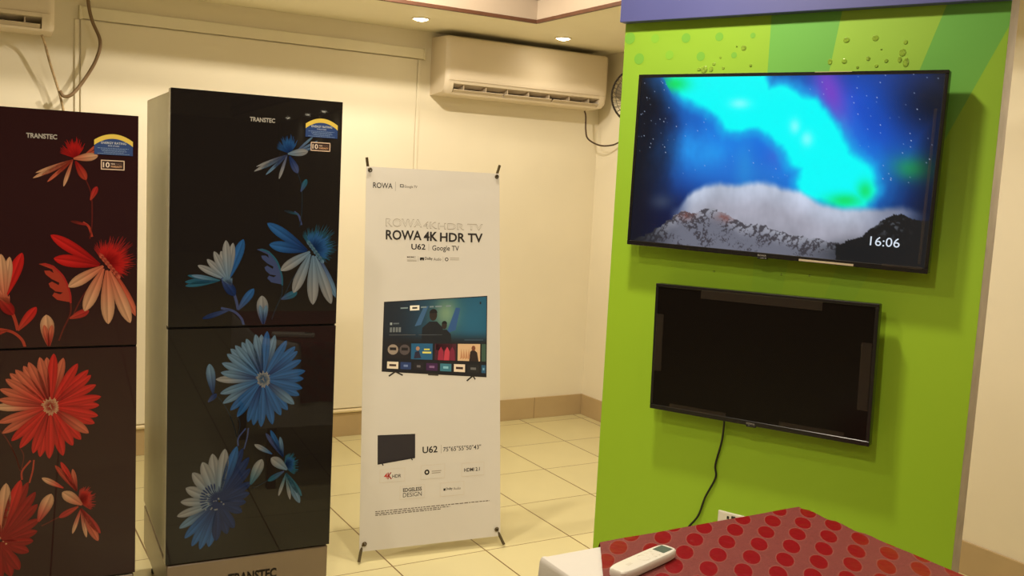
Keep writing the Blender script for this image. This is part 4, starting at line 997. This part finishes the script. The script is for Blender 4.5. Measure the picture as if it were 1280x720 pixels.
# ------------------------------------------------------------------ downlights in view of the camera or mirrored in the fridge doors
M_lens = mat('lamp_lens', (255, 244, 214), .4, emit=((255, 240, 205), 26.0))
M_ring = mat('lamp_ring', (236, 226, 200), .35)
names = ['round ceiling downlight left of the air conditioner', 'round ceiling downlight above the air conditioner\'s right half', 'nearest of three far downlights mirrored in the blue flower door', 'middle one of three far downlights mirrored in the blue flower door', 'farthest of three far downlights mirrored in the blue flower door']
for (x, y, w), lab in zip(SOFFIT_LAMPS, names):
    t = thing('downlight', lab, 'ceiling light', (x, y, SOFFIT_Z), group='recessed downlights in the soffit')
    bm = lathe(bmesh.new(), [(.040, .001), (.052, .001), (.052, -.003), (.047, -.007), (.040, -.004), (.040, .001)], 32)
    obj('ring', bm, M_ring, t, True)
    obj('lens', lathe(bmesh.new(), [(0, -.015), (.018, -.0135), (.032, -.009), (.0395, -.003), (.0395, .0), (0, .0)], 24), M_lens, t)

# ------------------------------------------------------------------ table with cloths and remote control
TX0, TX1, TY0, TY1, TZ = 1.155, 1.985, .72, 1.770, .75
t = thing('table', 'low table in the foreground, hidden under white and red cloths', 'table', ((TX0+TX1)/2, (TY0+TY1)/2, 0))
hx, hy = (TX1-TX0)/2, (TY1-TY0)/2
M_wood = mat('table_wood', (120, 84, 52), .5, var=.2, vscale=14)
obj('tabletop', nbox(-hx+.006, hx-.006, -hy+.006, hy-.006, TZ-.036, TZ-.006, .004), M_wood, t)
for sx in (-1, 1):
    for sy in (-1, 1):
        obj('leg', nbox(sx*(hx-.06)-.022, sx*(hx-.06)+.022, sy*(hy-.06)-.022, sy*(hy-.06)+.022, 0, TZ-.034, .003), M_wood, t)
def draped(x0, x1, y0, y1, z, drop, seed, sides='lrbf', inset=None, n=56, fold=.012, thick=.002, flat=.0):
    """cloth lying on a rectangle and hanging over its sides"""
    bm = bmesh.new(); rings = []
    per = []
    def edge(p, q, k, nrm):
        for i in range(k): per.append((p[0]+(q[0]-p[0])*i/k, p[1]+(q[1]-p[1])*i/k, nrm))
    edge((x0, y0), (x1, y0), n, (0, -1)); edge((x1, y0), (x1, y1), n, (1, 0)); edge((x1, y1), (x0, y1), n, (0, 1)); edge((x0, y1), (x0, y0), n, (-1, 0))
    rs = random.Random(seed)
    levels = [(-.010, 0), (-.003, -.001), (.0, -.004), (.002, -.012), (.003, -.05), (.004, -.12), (.005, -.2), (.006, -drop)]
    for li, (o_, dz) in enumerate(levels):
        row = []
        for i, (x, y, nr) in enumerate(per):
            amp = fold*max(0, li-2)/5
            wv = amp*(1+math.sin(i*.55+seed)+.6*math.sin(i*1.31+2*seed))
            row.append(bm.verts.new((x+nr[0]*(o_+wv), y+nr[1]*(o_+wv), z+dz+(flat*noise.noise(Vector((x*6, y*6, seed))) if li < 3 else 0))))
        rings.append(row)
    m = len(per)
    for a_, b_ in zip(rings, rings[1:]):
        for i in range(m): bm.faces.new((a_[i], a_[(i+1) % m], b_[(i+1) % m], b_[i]))
    bm.faces.new(rings[0])
    return bm
M_whitecloth = mat('white_cloth', (202, 196, 188), .7, bump=.25, bscale=220)
tag(obj('tablecloth', draped(TX0, TX1, TY0, TY1, TZ-.003, .42, 3, fold=.003), M_whitecloth, None, True), 'white cloth hanging over the table edge, under the red spotted cloth', 'tablecloth')

def red_material():
    m = bpy.data.materials.new('spotted_red_cloth'); m.use_nodes = True
    nt = m.node_tree; b = nt.nodes['Principled BSDF']; N = nt.nodes.new; L = nt.links.new
    tc = N('ShaderNodeTexCoord'); sp = N('ShaderNodeSeparateXYZ'); L(tc.outputs['UV'], sp.inputs[0])
    def M(op, a_, v=None):
        n = N('ShaderNodeMath'); n.operation = op
        for i, q in enumerate((a_, v)):
            if q is None: continue
            if isinstance(q, (int, float)): n.inputs[i].default_value = q
            else: L(q, n.inputs[i])
        return n.outputs[0]
    px, py = .141, .096
    # slight skew of the woven repeat
    X = M('SUBTRACT', sp.outputs[0], 1.763); Y = M('SUBTRACT', sp.outputs[1], 1.670)
    Ys = M('SUBTRACT', Y, M('MULTIPLY', X, .078)); Xs = M('SUBTRACT', X, M('MULTIPLY', Y, .13))
    def dist(ox, oy):
        a_ = M('MULTIPLY', M('SUBTRACT', M('FRACT', M('ADD', M('DIVIDE', Xs, px), .5+ox)), .5), px)
        c_ = M('MULTIPLY', M('SUBTRACT', M('FRACT', M('ADD', M('DIVIDE', Ys, py), .5+oy)), .5), py)
        # egg-shaped spot, long axis slightly turned
        a2 = M('ADD', M('MULTIPLY', a_, .643), M('MULTIPLY', c_, .766)); c2 = M('SUBTRACT', M('MULTIPLY', c_, .643), M('MULTIPLY', a_, .766))
        return M('SQRT', M('ADD', M('POWER', M('DIVIDE', a2, .0395), 2), M('POWER', M('DIVIDE', c2, .0222), 2)))
    d = M('MINIMUM', dist(0, 0), dist(.5, .5))
    spot = M('LESS_THAN', d, 1.0); rim = M('LESS_THAN', d, 1.10)
    no = N('ShaderNodeTexNoise'); no.inputs['Scale'].default_value = 480; no.inputs['Detail'].default_value = 2; L(tc.outputs['Object'], no.inputs['Vector'])
    mr = N('ShaderNodeMapRange'); mr.inputs['From Min'].default_value = .3; mr.inputs['From Max'].default_value = .7; mr.inputs['To Min'].default_value = .72; mr.inputs['To Max'].default_value = 1.25; L(no.outputs['Fac'], mr.inputs['Value'])
    g_ = N('ShaderNodeMix'); g_.data_type = 'RGBA'; g_.blend_type = 'MULTIPLY'; g_.inputs['Factor'].default_value = 1; g_.inputs['A'].default_value = lin((114, 54, 50))+(1,); L(mr.outputs['Result'], g_.inputs['B'])
    m1 = N('ShaderNodeMix'); m1.data_type = 'RGBA'; L(rim, m1.inputs['Factor']); L(g_.outputs['Result'], m1.inputs['A']); m1.inputs['B'].default_value = lin((128, 70, 62))+(1,)
    m2 = N('ShaderNodeMix'); m2.data_type = 'RGBA'; L(spot, m2.inputs['Factor']); L(m1.outputs['Result'], m2.inputs['A']); m2.inputs['B'].default_value = lin((122, 14, 20))+(1,)
    L(m2.outputs['Result'], b.inputs['Base Color'])
    rg = N('ShaderNodeMapRange'); L(spot, rg.inputs['Value']); rg.inputs['To Min'].default_value = .6; rg.inputs['To Max'].default_value = .36; b.inputs['Specular IOR Level'].default_value = .15; L(rg.outputs['Result'], b.inputs['Roughness'])
    n2 = N('ShaderNodeTexNoise'); n2.inputs['Scale'].default_value = 16; n2.inputs['Detail'].default_value = 2; L(tc.outputs['Object'], n2.inputs['Vector'])
    bp = N('ShaderNodeBump'); bp.inputs['Strength'].default_value = .5; bp.inputs['Distance'].default_value = .012; L(n2.outputs['Fac'], bp.inputs['Height']); L(bp.outputs['Normal'], b.inputs['Normal'])
    return m
# red cloth: skewed left edge, hangs over the back, right and front
def red_cloth():
    bm = bmesh.new(); uvl = bm.loops.layers.uv.new('UVMap'); vu = {}
    NX, NY = 60, 70
    def left_edge(y): return 1.322+(y-1.772)*.66
    G = []
    drop = .30
    for j in range(NY+1):
        row = []
        y = (TY0-drop)+(TY1+.018+drop-(TY0-drop))*j/NY
        for i in range(NX+1):
            yy = max(TY0-.018, min(TY1+.018, y))
            xl = max(TX0+.002, left_edge(yy)); xr = TX1+.018+drop
            x = xl+(xr-xl)*i/NX
            gx, gy, z = x, y, TZ+.0015
            ox = max(0, x-(TX1+.018)); oy = max(0, y-(TY1+.018), (TY0-.018)-y)
            z += .0012*(1+noise.noise(Vector((x*9, y*9, 2))))
            if ox > 0 or oy > 0:
                z -= max(ox, oy)
                f = .012*(1+math.sin(y*38+x*5))*min(1, ox/.08) if ox > 0 else 0
                gx = min(x, TX1+.018)+f+.004*min(1, ox/.02)
                f2 = .010*(1+math.sin(x*34))*min(1, oy/.08) if oy > 0 else 0
                gy = max(TY0-.018-f2, min(TY1+.018+f2, y))
            v = bm.verts.new((gx, gy, z)); vu[v] = (x, y); row.append(v)
        G.append(row)
    for j in range(NY):
        for i in range(NX):
            fc = bm.faces.new((G[j][i], G[j][i+1], G[j+1][i+1], G[j+1][i]))
            for lp in fc.loops: lp[uvl].uv = vu[lp.vert]
    return bm
tag(obj('spotted_cloth', red_cloth(), red_material(), None, True), 'red cloth with shiny oval spots spread over the table', 'tablecloth')

rang = math.atan2(.295, .956)
rc = thing('remote_control', 'white remote control with a grey display lying on the red spotted cloth', 'remote control', (1.330, 1.616, TZ+.0045), (0, 0, rang))
L2, W2, H2 = .107, .0264, .021
bm = bmesh.new(); secs = []
for k, (z, ins) in enumerate(((0, .004), (.003, .001), (.010, 0), (.017, .0005), (.0202, .003), (H2, .006))):
    row = []
    for q in range(48):
        an = 2*PI*q/48; ex = 5.0
        cx, cy = math.cos(an), math.sin(an)
        x = (L2-ins)*math.copysign(abs(cx)**(2/ex), cx); y = (W2-ins)*math.copysign(abs(cy)**(2/ex), cy)
        row.append(bm.verts.new((x, y, z)))
    secs.append(row)
for a_, b_ in zip(secs, secs[1:]):
    for i in range(48): bm.faces.new((a_[i], a_[(i+1) % 48], b_[(i+1) % 48], b_[i]))
bm.faces.new(secs[0][::-1]); bm.faces.new(secs[-1])
obj('casing', bm, mat('remote_white', (214, 208, 196), .35), rc, True)
obj('display', nbox(.056, .094, -.0155, .0155, H2-.001, H2+.0006, .0005), mat('display_grey', (92, 104, 92), .15), rc)
M_btn = mat('remote_button', (206, 198, 184), .4)
for x, y in ((.040, .012), (.040, -.012), (.026, .012), (.026, -.012), (.032, 0)):
    obj('button', nbox(x-.005, x+.005, y-.004, y+.004, H2-.001, H2+.0006, .001), M_btn, rc)
obj('button_ring', tube(bmesh.new(), [(-.002+.016*math.cos(2*PI*i/24), .014*math.sin(2*PI*i/24), H2) for i in range(24)], .0006, 6, True), M_btn, rc)
obj('logo_print', nbox(-.064, -.048, -.004, .004, H2-.001, H2+.0003), M_btn, rc)
